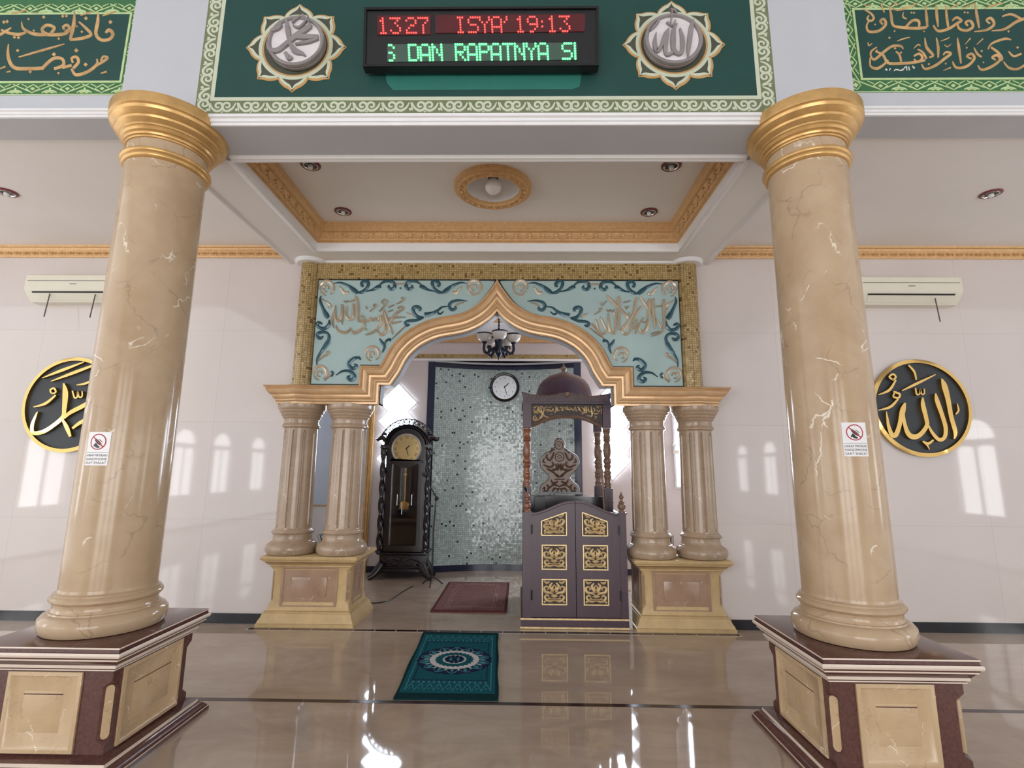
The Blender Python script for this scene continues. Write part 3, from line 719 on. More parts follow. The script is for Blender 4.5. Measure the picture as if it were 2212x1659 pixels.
# fluted paired columns
def make_arch_column(lab, loc):
    t = root('arch_column', lab, 'column', loc, 'paired columns of the arch')
    x, y, zb = loc
    m = MB(); m.lathe([(.2, 0), (.232, .006), (.246, .03), (.25, .06), (.243, .09), (.222, .112), (.212, .118), (.208, .126), (.2, .128), (.192, .14), (.188, .17), (.19, .195), (.2, .2), (.206, .212), (.2, .224), (.194, .228), (.192, .235), (.182, .242), (.178, .255)], x, y, zb, 56)
    m.build('base', M['col2'], t)
    n = 240; m = MB(); lps = []
    for z in [.25, .262, .27, .278, .29, .31] + [.35 + .1 * i for i in range(9)] + [1.19, 1.205, 1.215, 1.223, 1.235, 1.27]:
        l = []
        for j in range(n):
            a = 2 * pi * j / n; ph = (a / (2 * pi / 10)) % 1; r = .176 - .006 * (z - .25)
            g = max(0, 1 - (abs(ph - .5) / .11) ** 4); e = min(z - .262, 1.232 - z)
            l.append((x + (r - (.014 * g if e > (.02 if abs(ph - .5) > .08 else 0) else 0)) * cos(a), y + (r - (.014 * g if e > (.02 if abs(ph - .5) > .08 else 0) else 0)) * sin(a), zb + z))
        lps.append(l)
    m.loops(lps, 0); m.build('shaft', M['col2'], t, smooth=20)
    H = z0 - AW - zb + .008
    m = MB(); m.lathe([(.172, 1.255), (.18, 1.262), (.19, 1.268), (.192, 1.282), (.186, 1.29), (.184, 1.3), (.176, 1.304), (.175, 1.34), (.18, 1.355), (.19, 1.358), (.196, 1.37), (.192, 1.378), (.2, 1.385), (.208, 1.398), (.206, 1.408), (.218, 1.418), (.226, 1.432), (.224, 1.442), (.236, 1.452), (.242, 1.466), (.242, H)], x, y, zb, 56)
    m.build('capital', M['col2'], t)
    return t
ac = make_arch_column('outer fluted column of the left pair, beside the plain wall', (-2.068, 5.42, .645))
dup(ac, (-1.553, 5.42, .645), 'inner fluted column of the left pair, beside the tall clock')
dup(ac, (1.578, 5.42, .645), 'inner fluted column of the right pair, behind the pulpit door')
dup(ac, (2.085, 5.42, .645), 'outer fluted column of the right pair, beside the plain wall')

# ============================================================ BIG FRONT COLUMNS
CXF, CYF = 2.12, 3.11
def make_big_column(sx, lab, group):
    x, y = sx * CXF, CYF; t = root('marble_column', lab, 'column', (x, y, 0), group)
    zt = .604
    # plinth
    x0, x1_, y0, y1 = x - .325, x + .325, 2.79, 3.43
    m = MB(); m.rects([(.095, 0), (.095, .02), (.088, .022), (.085, .03), (.07, .045), (.052, .06), (.048, .062), (.048, .075), (.02, .085), (.005, .092), (0, .095)], x0, x1_, y0, y1,
                      mats=[0, 1, 0, 0, 0, 1, 1, 0, 0, 0]); m.build('plinth_base', [M['maroon'], M['band']], t)
    lv = []
    for z, ch in ((.08, .003), (.13, .003), (.16, .045), (.40, .045), (.43, .003), (.5, .003)):
        lv.append([(x0 + ch, y0, z), (x1_ - ch, y0, z), (x1_, y0 + ch, z), (x1_, y1 - ch, z), (x1_ - ch, y1, z), (x0 + ch, y1, z), (x0, y1 - ch, z), (x0, y0 + ch, z)])
    m = MB(); m.loops(lv, 0); b = m.build('plinth_body', M['maroon'], t)
    cap = [(.006, .478), (.012, .480), (.012, .486), (.010, .487), (.012, .493), (.021, .494), (.022, .509), (.024, .510), (.042, .535), (.048, .536), (.048, .543), (.050, .544), (.052, .554),
           (.062, .555), (.066, .566), (.062, .577), (.054, .578), (.052, .594), (.056, .595), (.055, .602), (.050, .604)]
    mt = [0, 1, 0, 0, 1, 1, 0, 0, 1, 1, 0, 0, 1, 1, 1, 0, 0, 1, 1, 0]
    m = MB(); m.rects(cap, x0, x1_, y0, y1, mats=mt + [0]); m.build('plinth_cap', [M['maroon'], M['band']], t)
    def pan(fm, a, b_):
        m = MB(); e = .03
        lp = [[fm(a + o, .1 + o, h), fm(b_ - o, .1 + o, h), fm(b_ - o, .472 - o, h), fm(a + o, .472 - o, h)] for o, h in ((0, -.002), (0, .010), (.018, .012), (.03, .003), (.088, .003), (.09, .0016), (.094, .003))]
        m.loops(lp, 0); m.prism([(a + .09, .364), (b_ - .09, .364), (b_ - .09, .369), (a + .09, .369)], fm, 0, .0034, 1)
        m.build('panel', [M['panel_marble'], M['maroon']], t)
    pan(lambda u, v, d: Vector((u, y0 - d, v)), x - .205, x + .175)
    pan(lambda u, v, d: Vector((x1_ + d, u, v)), y0 + .07, y1 - .1); pan(lambda u, v, d: Vector((x0 - d, u, v)), y0 + .07, y1 - .1)
    for s in (-1, 1):
        m = MB(); cx_, cy_ = (x1_ if s > 0 else x0) - s * .0225, y0 + .0225
        m.prism([(.018 * cos(a), .175 + .018 * sin(a)) for a in (pi, 1.25 * pi, 1.5 * pi, 1.75 * pi, 2 * pi)] + [(.018 * cos(a), .39 + .018 * sin(a)) for a in (0, .25 * pi, .5 * pi, .75 * pi, pi)],
                lambda u, v, d: Vector((cx_ + s * (u + d) * .7071, cy_ + (u - d) * .7071, v)), -.004, .012); m.build('corner_panel', M['panel_marble'], t)
    m = MB(); m.lathe([(.27, 0), (.285, .004), (.297, .02), (.303, .05), (.3, .075), (.285, .095), (.272, .102), (.262, .104), (.26, .112), (.252, .114), (.247, .125), (.245, .145), (.248, .155), (.258, .16), (.266, .17), (.266, .182), (.258, .192), (.25, .195), (.25, .203), (.243, .206), (.236, .212), (.233, .23)], x, y, zt, 72)
    m.build('base', M['col'], t)
    m = MB(); m.lathe([(.2335, .22), (.2345, .8), (.232, 1.6), (.229, 2.3), (.229, 2.97)], x, y, zt, 80); m.build('shaft', M['col'], t)
    m = MB(); m.lathe([(.229, 3.398), (.238, 3.402), (.246, 3.408), (.25, 3.42), (.247, 3.43), (.256, 3.436), (.260, 3.446), (.257, 3.458), (.246, 3.464), (.232, 3.466)], x, y, 0, 72)
    m.build('neck_ring', M['gold'], t)
    m = MB(); m.lathe([(.23, 3.535), (.238, 3.537), (.24, 3.546), (.25, 3.55), (.254, 3.56), (.252, 3.568), (.262, 3.574), (.27, 3.586), (.268, 3.596), (.274, 3.6), (.276, 3.61), (.284, 3.616), (.302, 3.632), (.306, 3.644), (.303, 3.65), (.312, 3.656), (.332, 3.676), (.338, 3.692), (.335, 3.7), (.343, 3.706), (.345, 3.715), (.345, 3.775), (.33, 3.78)], x, y, 0, 80)
    m.build('capital', M['gold'], t, smooth=24)
    return t
make_big_column(-1, 'big marble column with gold capital on maroon plinth, standing left of the niche', 'big marble columns')
make_big_column(1, 'big marble column with gold capital on maroon plinth, standing right of the niche', 'big marble columns')
# ============================================================ PAINTED UPPER WALL
def wallmap(Y): return lambda u, v, d: Vector((u, Y - d, v))
def frame2d(m, fm, a, b, c_, d, w, th, mi=0, back=0):
    for q in ((a, b, c_, c_ + w), (a, b, d - w, d), (a, a + w, c_ + w, d - w), (b - w, b, c_ + w, d - w)):
        m.prism([(q[0], q[2]), (q[1], q[2]), (q[1], q[3]), (q[0], q[3])], fm, back, th, mi)
def run(m, fm, p, q, per, h, motif, th=.0022):
    """repeat a motif (list of strokes in 0..1 x 0..1) from p to q"""
    d = Vector((q[0] - p[0], q[1] - p[1])); L = d.length; d.normalize(); nn = Vector((-d.y, d.x)); k = max(1, round(L / per)); per = L / k
    for i in range(k):
        for s in motif:
            m.stroke([(p[0] + d.x * (i + a) * per + nn.x * b * h, p[1] + d.y * (i + a) * per + nn.y * b * h, w) for a, b, w in s], fm, th, False, 3)
def nz(pts, x0_, y0_, sx, sy, w): return [((x - x0_) / sx, (y0_ - y) / sy, w * (t[0] if t else 1)) for x, y, *t in pts]
_S = [(222,985,.5),(246,1035,.9),(296,1070,1.1),(345,1058,1.1),(360,1020,1.1),(338,986,1),(300,984,.9),(284,1008,.9),(300,1032,.9),(328,1024,.6)]
MOTIF_S = [nz(_S, 205, 1085, 310, 105, .017), nz([(720 - a, b, w) for a, b, w in _S], 205, 1085, 310, 105, .017),
           nz([(190,1056,.9),(205,1056,1.6),(220,1056,.9)], 205, 1085, 310, 105, .014), nz([(205,980,.5),(214,1000,.9),(232,1075,.6)], 205, 1085, 310, 105, .012),
           nz([(350,1078,.6),(360,1085,.8),(372,1076,.6)], 205, 1085, 310, 105, .012)]
MOTIF_E = [[(.30, .5, .005), (.40, .72, .010), (.5, .92, .006)], [(.70, .5, .005), (.60, .72, .010), (.5, .92, .006)], [(.30, .5, .005), (.40, .28, .010), (.5, .08, .006)], [(.70, .5, .005), (.60, .28, .010), (.5, .08, .006)],
           [(.44, .5, .006), (.5, .5, .026), (.56, .5, .006)], [(.60, .25, .008), (.85, .6, .009), (1.1, .98, .007)], [(.40, .25, .008), (.15, .6, .009), (-.1, .98, .007)],
           [(.68, .7, .008), (.85, .98, .006)], [(.32, .7, .008), (.15, .98, .006)], [(.78, .08, .006), (.86, .22, .014), (1.0, .3, .016), (1.14, .22, .014), (1.22, .08, .006)], [(1.0, .3, .012), (1.0, .52, .016), (1.0, .6, .004)],
           [(.86, .22, .012), (.92, .08, .010), (1.0, .18, .006)], [(1.14, .22, .012), (1.08, .08, .010), (1.0, .18, .006)]]
fm = wallmap(YF); XO, ZO, ZT = 1.918, 3.796, 5.3
t = root('painted_panel', 'dark green painted panel with olive scroll border behind the red and green display', 'painted panel', (0, YF, ZO), 'painted green panels')
m = MB(); m.prism([(-XO, ZO), (XO, ZO), (XO, ZT), (-XO, ZT)], fm, 0, .002); m.build('border', M['olive'], t)
m = MB(); m.prism([(-1.80, 3.918), (1.80, 3.918), (1.80, ZT - .12), (-1.80, ZT - .12)], fm, .002, .004); m.build('ground', M['green_dark'], t)
m = MB(); frame2d(m, fm, -1.822, 1.822, 3.896, ZT - .1, .026, .005, back=.002); m.build('inner_line', M['pale'], t)
m = MB()
run(m, lambda u, v, d: fm(u, v, d + .002), (-1.83, ZO + .014), (1.83, ZO + .014), .19, .072, MOTIF_S)
run(m, lambda u, v, d: fm(u, v, d + .002), (XO - .012, ZO + .01), (XO - .012, 4.95), .18, .074, MOTIF_S)
run(m, lambda u, v, d: fm(u, v, d + .002), (-XO + .012, 4.95), (-XO + .012, ZO + .01), .18, .074, MOTIF_S)
m.build('border_scrolls', M['pale'], t, smooth=0)
pa = [at(*q, YF) for q in ((832, 150), (1258, 150), (1252, 188), (1236, 194), (850, 196), (836, 180))]
m = MB(); m.prism([(p.x, p.z) for p in pa], fm, .004, .0055); m.build('repainted_patch', M['green_patch'], t)

# side panels
ZL = zm(0, 0, .31646); ZR = zm(1600, 0, .27667); YS = 3.165
LET_L = [
 [(672,80,8),(668,150,26),(655,230,26),(690,272,24),(748,268,24),(772,232,26),(745,205,28),(722,226,18)], [(510,75,8),(505,160,28),(488,240,26),(478,272,14)],
 [(540,150,12),(590,195,22),(622,238,24),(560,262,24),(478,272,20)], [(448,208,16),(432,186,18),(460,172,22),(476,200,24),(440,214,18)], [(476,205,22),(440,232,24),(330,236,26),(288,204,24),(322,172,22),(372,190,24),(350,228,22)],
 [(345,236,22),(262,236,26),(212,226,24),(160,195,20),(150,150,8)], [(180,222,18),(130,236,24),(60,226,22),(10,205,18)], [(80,190,8),(40,215,20),(0,240,20)],
 [(60,302,8),(58,390,26),(98,462,28),(200,470,26),(300,466,26)], [(128,392,8),(290,345,18),(442,302,8)], [(290,466,24),(362,402,24),(424,402,24),(432,446,24),(370,470,22)], [(425,462,22),(490,446,22)],
 [(500,430,18),(490,398,18),(524,390,22),(536,425,24),(500,468,22)], [(490,470,18),(520,512,24),(600,490,24),(662,440,22),(662,402,10)], [(652,452,18),(700,425,20),(735,396,22),(706,388,18),(690,418,16)], [(690,502,8),(730,490,16)],
 [(700,110,6),(745,95,12),(792,80,10)], [(550,106,6),(590,94,12),(632,80,10)], [(78,96,6),(130,84,12),(184,70,10)], [(0,472,8),(40,455,14)], [(45,495,8),(75,488,14)], [(510,168,6),(530,185,10)]]
DOT_L = [(755,152,15),(588,126,14),(560,218,10),(402,265,10),(455,110,12),(430,112,12),(50,148,13),(28,152,13),(100,255,12),(128,258,12),(300,118,12),(522,346,16),(586,442,15),(370,372,15),(208,492,13),(122,346,12),(400,500,9),(232,210,9),(196,132,9),(255,90,8)]
LET_R = [
 [(1000,122,14),(988,148,18),(1012,165,20),(1038,145,20),(1022,112,18),(980,84,14),(955,74,6)], [(1000,165,14),(982,205,16),(1002,248,22),(1082,240,24),(1132,192,24),(1116,150,24),(1088,166,18),(1110,192,16)],
 [(1158,38,8),(1174,120,24),(1190,198,22),(1262,216,24),(1380,222,26),(1452,214,22)], [(1288,212,20),(1340,162,24),(1388,166,24),(1392,212,18)], [(1440,38,8),(1450,130,24),(1456,212,18)], [(1524,34,8),(1530,120,26),(1540,212,10)],
 [(1598,36,8),(1608,140,24),(1622,232,14)], [(1502,198,14),(1540,244,22),(1622,226,24),(1690,182,24),(1722,162,22),(1684,138,20),(1650,164,16)], [(1690,186,16),(1706,226,20),(1762,240,24),(1812,210,24),(1792,166,22),(1754,176,18),(1772,204,16)],
 [(1828,38,8),(1844,130,26),(1860,222,12)], [(1822,248,8),(1920,234,22),(1978,190,24),(1952,142,24),(1918,160,18),(1946,186,16)], [(1958,242,8),(2060,228,22),(2150,172,26),(2230,140,26)], [(2040,130,12),(2110,112,20),(2190,150,22)],
 [(1180,60,6),(1220,82,14),(1300,60,16),(1388,24,8)], [(1620,75,6),(1660,52,12),(1706,32,8)], [(1720,76,6),(1770,50,12),(1826,26,8)], [(1900,70,6),(1960,46,12),(2050,24,8)], [(1090,28,6),(1105,62,14),(1120,100,8)],
 [(1270,96,6),(1264,132,14),(1294,150,12)], [(1196,22,6),(1212,46,10),(1246,20,6)],
 [(1012,432,16),(1020,400,18),(1062,370,12)], [(1012,432,14),(1042,466,22),(1112,410,24),(1180,362,22),(1248,360,20),(1268,384,12)], [(1050,402,12),(1110,430,22),(1150,492,24),(1250,496,24),(1350,488,24),(1440,470,22)],
 [(1010,452,12),(1012,516,18),(1060,536,24),(1110,510,22),(1150,470,14)], [(1210,402,12),(1240,432,20),(1252,490,18)], [(1350,440,16),(1392,420,20),(1418,452,22),(1380,486,18),(1352,462,14)], [(1380,386,10),(1420,410,18),(1450,460,18)],
 [(1436,296,8),(1450,370,24),(1500,432,22),(1470,450,14)], [(1526,296,8),(1540,370,24),(1540,452,14)], [(1410,502,10),(1440,540,20),(1520,512,24),(1600,452,24),(1640,420,22),(1602,408,18),(1580,432,14)],
 [(1690,296,8),(1702,380,26),(1718,498,12)], [(1652,482,10),(1682,530,22),(1762,520,24),(1822,462,24),(1802,422,22),(1764,440,18),(1800,462,14)], [(1820,372,8),(1846,420,20),(1880,446,16)],
 [(1850,512,10),(1882,546,22),(1960,520,24),(2022,470,22),(2002,432,22),(1962,448,18),(1990,470,14)], [(1930,386,12),(1960,340,18),(2060,304,22),(2110,312,10)], [(1952,370,18),(2010,412,22),(2040,462,22),(2010,476,14)],
 [(2050,482,10),(2092,530,20),(2160,540,22),(2230,500,20)], [(2090,402,10),(2130,440,18),(2190,420,18)], [(1350,380,6),(1382,350,12),(1402,360,8)], [(1560,322,6),(1600,308,10),(1630,294,6)], [(1590,352,6),(1612,366,10),(1640,346,6)],
 [(1750,348,6),(1792,300,12)], [(1840,350,6),(1890,304,12)], [(992,330,6),(1000,356,14),(1026,340,8)], [(1220,322,6),(1262,306,12),(1320,292,8)], [(1580,552,6),(1640,528,12)]]
DOT_R = [(972,44,10),(1006,44,10),(1332,100,9),(1352,102,9),(1200,244,9),(1430,246,8),(1048,192,8),(1748,98,9),(1772,100,9),(2052,76,9),(2090,246,10),(1204,378,11),(1250,412,10),(1062,398,10),(1468,502,10),(1160,296,10),(1764,374,9),(1880,400,10),(2160,372,11),(1894,488,8),(1600,498,8)]
LET_W = [[(1128,548,7),(1136,540,9),(1142,552,7)], [(1160,552,7),(1168,534,8)], [(1196,556,6),(1210,544,8),(1252,552,8),(1258,540,6)], [(1262,552,7),(1290,520,9),(1296,552,7)], [(1310,520,7),(1316,550,8)], [(1340,515,7),(1352,535,9),(1356,525,6)]]
for sg, xa, zz, let, dots, lab in ((-1, 2.475, ZL, LET_L, DOT_L, 'green calligraphy panel with leafy lattice border above the left column, two lines of ochre script'),
                                   (1, 2.492, ZR, LET_R, DOT_R, 'green calligraphy panel with leafy lattice border above the right column, tiny white line')):
    zb = .5 * (at(150, 207, YS).z + at(2000, 198, YS).z); fm = wallmap(YS); f2 = lambda u, v, d: fm(u, v, d + .002)
    t = root('painted_panel', lab, 'painted panel', (sg * 3.4, YS, zb), 'painted green panels')
    a, b = sorted((sg * xa, sg * 5.4)); m = MB(); m.prism([(a, zb), (b, zb), (b, 5.2), (a, 5.2)], fm, 0, .002); m.build('border', M['lime'], t)
    w = .108; a2, b2 = sorted((sg * (xa + w), sg * 5.3)); m = MB(); m.prism([(a2, zb + w), (b2, zb + w), (b2, 4.72), (a2, 4.72)], fm, .002, .004); m.build('ground', M['green_dark'], t)
    m = MB(); frame2d(m, fm, a, b, zb, 5.2, .007, .004, back=.002); frame2d(m, fm, a2 - .014, b2 + .014, zb + w - .014, 4.734, .016, .0052, back=.002); m.build('border_lines', M['pale2'], t)
    m = MB(); ins = .01; h = w - .03
    run(m, f2, (a + .1, zb + ins), (b - .1, zb + ins), .238, h, MOTIF_E)
    if sg < 0: run(m, f2, (b - ins, zb + .1), (b - ins, 4.95), .238, h, MOTIF_E)
    else: run(m, f2, (a + ins, 4.95), (a + ins, zb + .1), .238, h, MOTIF_E)
    run(m, f2, (b, 4.73), (a, 4.73), .238, -h, MOTIF_E)
    for q in ((a + .055, zb + .055), (b - .055, zb + .055)): m.dot(*q, .02, f2, .003, 4); m.stroke([(q[0] - .035, q[1], .006), (q[0], q[1] + .035, .008), (q[0] + .035, q[1], .006)], f2, .003); m.stroke([(q[0] - .035, q[1], .006), (q[0], q[1] - .035, .008), (q[0] + .035, q[1], .006)], f2, .003)
    m.build('border_lattice', M['pale2'], t, smooth=0)
    fp = on_plane(YS - .004, zz); m = MB()
    for s in let: m.stroke([(p[0], p[1], p[2] * .92) for p in s], fp, .002)
    for u, v, r in dots: m.dot(u, v, r, fp, .002, 4)
    m.build('calligraphy', M['letter'], t, smooth=0)
    if sg > 0:
        m = MB()
        for s in LET_W: m.stroke(s, fp, .002)
        m.build('small_script', M['letter_white'], t, smooth=0)

# ------------------------------------------------------------ carved relief medallions on lotus rosettes
def discs(m, cx, cz, Y, prof, n=64, mi=0, mats=None, cap=True):
    m.loops([[(cx + r * cos(2 * pi * j / n), Y - d, cz + r * sin(2 * pi * j / n)) for j in range(n)] for r, d in prof], mats if mats else mi, cap)
CARV_L = [[(535,205,14),(548,300,52),(568,420,40),(615,500,58),(690,530,30),(715,552,8)], [(352,420,12),(375,490,42),(450,498,44),(530,440,44),(640,350,50),(740,285,46),(775,255,16)], [(388,315,24),(440,290,44),(478,262,36),(470,220,12)],
          [(590,370,28),(700,372,50),(840,372,40)], [(620,440,18),(740,420,30),(842,390,12)], [(525,520,36),(560,572,50),(592,560,12)], [(590,238,16),(622,200,24),(680,172,16)], [(650,292,18),(705,240,20),(745,180,12)], [(600,262,14),(640,282,18),(690,262,16)], [(690,160,14),(740,215,14),(772,290,10)]]
CARV_R = [[(955,205,12),(940,262,44),(930,330,48),(915,450,44),(905,578,12)], [(800,245,14),(770,300,40),(765,400,54),(770,490,44),(812,532,36),(850,500,42),(850,380,42),(828,290,12)], [(722,292,14),(700,380,46),(690,480,44),(705,540,32),(760,520,30)],
          [(602,330,8),(588,420,40),(608,505,40),(652,450,36),(680,350,28),(724,292,12)], [(752,112,18),(752,170,16),(738,240,10)], [(735,112,10),(775,118,18),(800,150,10)], [(640,175,12),(625,215,22),(595,262,18),(548,312,8)], [(700,232,10),(730,252,16),(760,265,18),(785,215,14)]]
for px, py, zz, carv, lab, cc in ((620, 400, zm(500, 0, .22604), CARV_L, 'round grey relief medallion on a lotus rosette, left of the LED display', (640, 103)),
                                  (772, 380, zm(1280, 0, .22604), CARV_R, 'round grey relief medallion on a lotus rosette, right of the LED display', (1454, 97))):
    p = at(*cc, YF); d0 = at(*zz(px, py), YF - .05); Y = YF - .0045
    t = root('relief_medallion', lab, 'medallion', (p.x, YF, p.z), 'carved medallions above the beam')
    fm = wallmap(Y); wv = MB(); oc = MB(); dk = MB(); pts = []
    cx_, cz_ = p.x, p.z
    pol = lambda r, a: (cx_ + r * cos(R(a)), cz_ + r * sin(R(a)))
    for k in range(8):
        a = 45 * k + 90
        seq = [(.238, -22.5, .016), (.262, -17, .02), (.283, -10, .022), (.298, -4, .018), (.326, 0, .004)]
        for s in (1, -1):
            wv.stroke([(*pol(r, a + s * g), w) for r, g, w in seq], fm, .003)
            oc.stroke([(pol(r + .016, a + s * g)[0] + .002, pol(r + .016, a + s * g)[1] - .004, w * .9) for r, g, w in seq], fm, .0016)
        pts += [pol(r, a - 22.5 + q) for r, q in ((.238, 0), (.283, 12.5), (.31, 22.5), (.283, 32.5))]
    dk.prism(pts, fm, 0, .001)
    discs(wv, cx_, cz_, Y, [(.252, 0), (.252, .0035), (.228, .0035), (.228, 0)], cap=False); discs(oc, cx_, cz_, Y, [(.228, 0), (.228, .0025), (.216, .0025), (.216, 0)], cap=False)
    dk.build('rosette_ground', plain('rosette_ground_%d' % (sg + 1), c(74, 76, 62), .5), t); wv.build('petal_outline', M['pale'], t, smooth=0); oc.build('petal_shade', M['ochre'], t, smooth=0)
    q = Vector((d0.x, 0, d0.z)); m = MB(); discs(m, q.x, q.z, YF - .003, [(.182, 0), (.19, .012), (.19, .03), (.184, .036), (.19, .042), (.19, .062), (.184, .068), (.172, .066), (.166, .058), (.162, .052)])
    m.build('rim', M['grey_paint'], t); m = MB(); discs(m, q.x, q.z, YF - .003, [(.166, .03), (.166, .054), (.16, .055)]); m.build('face', M['disc_white'], t)
    m = MB(); fp = on_plane(YF - .052, zz)
    for s in carv: m.stroke(s, fp, .022)
    m.build('calligraphy', M['grey_paint'], t)

# ------------------------------------------------------------ LED display
FONT = {'0': '01110 10001 10001 10001 10001 10001 01110', '1': '010 110 010 010 010 010 111', '2': '01110 10001 00001 00110 01000 10000 11111', '3': '11111 00010 00100 00010 00001 10001 01110',
        '7': '11111 00001 00010 00100 00100 00100 00100', '9': '01110 10001 10001 01111 00001 00010 01100', 'I': '111 010 010 010 010 010 111', 'S': '01111 10000 10000 01110 00001 00001 11110',
        'Y': '10001 10001 01010 00100 00100 00100 00100', 'A': '01110 10001 10001 10001 11111 10001 10001', "'": '01 01 10 00 00 00 00', ':': '0 0 1 0 1 0 0', 'D': '11110 10001 10001 10001 10001 10001 11110',
        'N': '10001 11001 10101 10101 10011 10001 10001', 'R': '11110 10001 10001 11110 10100 10010 10001', 'P': '11110 10001 10001 11110 10000 10000 10000', 'T': '11111 00100 00100 00100 00100 00100 00100', 's': '110 001 000 110 001 001 110', 'i': '1 1 1 1 1 1 1'}
ZD = zm(780, 0, .23508)
_tl, _tr, _bl, _br = [at(*ZD(*q), 2.90) for q in ((28, 105), (2185, 80), (50, 588), (2150, 574))]
LX0, LX1 = (_tl.x + _bl.x) / 2 - .012, (_tr.x + _br.x) / 2 + .012; LZ1 = (_tl.z + _tr.z) / 2; LZ0 = (_bl.z + _br.z) / 2
tl = R(7)
t = root('led_display', 'long black LED sign with red time and green running text', 'LED display', ((LX0 + LX1) / 2, YF, LZ0))
LY = 2.93
def led(u, v, d):
    """display face leans forward at the top"""
    k = (v - LZ0) * math.tan(tl); return Vector((u, LY - d - k, v))
m = MB(); m.prism([(LX0, LZ0), (LX1, LZ0), (LX1, LZ1), (LX0, LZ1)], led, -.055, -.004); m.build('case', M['black'], t)
m = MB(); frame2d(m, led, LX0, LX1, LZ0, LZ1, .016, .008, back=-.004); m.build('bezel', M['black_gloss'], t)
def ledfm(u, v, d):
    px, py = ZD(u, v); r = ray(px, py)   # meet the leaning face
    k = math.tan(tl); s = (LY + k * (LZ0 - CAM.z)) / (r.y + k * r.z); p = CAM + r * s
    return led(p.x, p.z, d)
m = MB(); m.prism([(150, 145), (640, 140), (640, 318), (150, 322)], ledfm, -.004, .001, 0); m.prism([(680, 140), (2060, 130), (2055, 290), (685, 304)], ledfm, -.004, .001, 0)
m.build('red_window', M['lens_red'], t); m = MB(); m.prism([(240, 408), (1985, 392), (1985, 548), (240, 570)], ledfm, -.004, .001); m.build('green_window', M['lens_green'], t)
def row(txt, y0_, slope, dx, dy, r):
    m = MB()
    for ch, x in txt:
        for j, line in enumerate(FONT[ch].split()):
            for i, bit in enumerate(line):
                if bit == '1': m.dot(x + i * dx + j * 1.2, y0_ + j * dy + slope * (x - 200), r, ledfm, .004, 6)
    return m
row([('1', 178), ('3', 270), ('2', 415), ('7', 525), ('I', 888), ('S', 985), ('Y', 1090), ('A', 1200), ("'", 1315), ('1', 1438), ('9', 1530), (':', 1660), ('1', 1730), ('3', 1825)], 172, -.011, 21, 22.5, 8.5).build('red_lettering', M['led_red'], t, smooth=0)
row([('s', 258), ('D', 438), ('A', 545), ('N', 655), ('R', 868), ('A', 978), ('P', 1088), ('A', 1195), ('T', 1305), ('N', 1412), ('Y', 1520), ('A', 1628), ('S', 1848), ('i', 1962)], 418, -.010, 20.5, 23.5, 10.5).build('green_lettering', M['led_green'], t, smooth=0)

# ============================================================ CEILING LAMPS
t = root('dome_light', 'round gold framed ceiling light with a white globe bulb in the coffer', 'ceiling light', (DX, DY, ZC))
m = MB(); m.lathe([(.345, 0), (.345, -.03), (.335, -.036), (.315, -.04), (.31, -.055), (.3, -.06), (.29, -.052), (.265, -.05), (.256, -.055), (.248, -.06), (.24, -.055), (.235, -.04), (.235, 0)], DX, DY, ZC, 72, cap=False)
for k in range(24):
    a = 2 * pi * k / 24; m.ball(DX + .278 * cos(a), DY + .278 * sin(a), ZC - .052, .012 if k % 2 else .018, 8)
m.build('ring', M['gold_cornice'], t)
m = MB(); m.lathe([(.236, -.03), (.23, .06), (.18, .13), (.1, .165), (.04, .17)], DX, DY, ZC, 48, cap=False); m.build('reflector', M['white_gloss'], t)
m = MB(); m.lathe([(.08, .168), (.08, .15), (.05, .14), (.045, .06), (.04, .05)], DX, DY, ZC, 24); m.build('lamp_holder', M['wood_dark'], t)
m = MB(); m.ball(DX, DY, ZC - .0, .074, 24); m.build('bulb', M['bulb'], t)
def make_downlight(loc, lab):
    t = root('downlight', lab, 'ceiling light', loc, 'small recessed ceiling lights'); x, y, z = loc
    m = MB(); m.lathe([(.082, 0), (.082, -.006), (.075, -.012), (.064, -.012), (.06, -.006)], x, y, z, 36, cap=False); m.build('trim_ring', M['maroon_ring'], t)
    m = MB(); m.lathe([(.062, -.002), (.062, -.014), (.056, -.017), (.052, -.012), (.05, -.002)], x, y, z, 36, cap=False); m.build('chrome_ring', M['chrome'], t)
    m = MB(); m.lathe([(.052, -.001), (.052, -.004)], x, y, z, 36); m.build('recess_shade', M['wood_dark'], t)  # flat dark disc under the ceiling, painted as the shade inside a recess
    m = MB(); m.lathe([(.02, -.003), (.022, -.02), (.02, -.03), (.012, -.036), (.003, -.038)], x, y, z, 20); m.build('bulb', M['bulb'], t)
    return t
d = make_downlight((-1.5, 3.87, ZC), 'small maroon ringed downlight in the coffer, front left corner')
dup(d, (-1.495, 4.65, ZC), 'small maroon ringed downlight in the coffer, back left corner')
dup(d, (1.487, 3.885, ZC), 'small maroon ringed downlight in the coffer, front right corner')
dup(d, (1.495, 4.66, ZC), 'small maroon ringed downlight in the coffer, back right corner')
for q, lab in (((15, 415), 'small downlight in the flat ceiling left of the left column'), ((2140, 418), 'small downlight in the flat ceiling right of the right column')):
    p = atz(*q, ZSC); dup(d, (p.x, p.y, ZSC), lab)
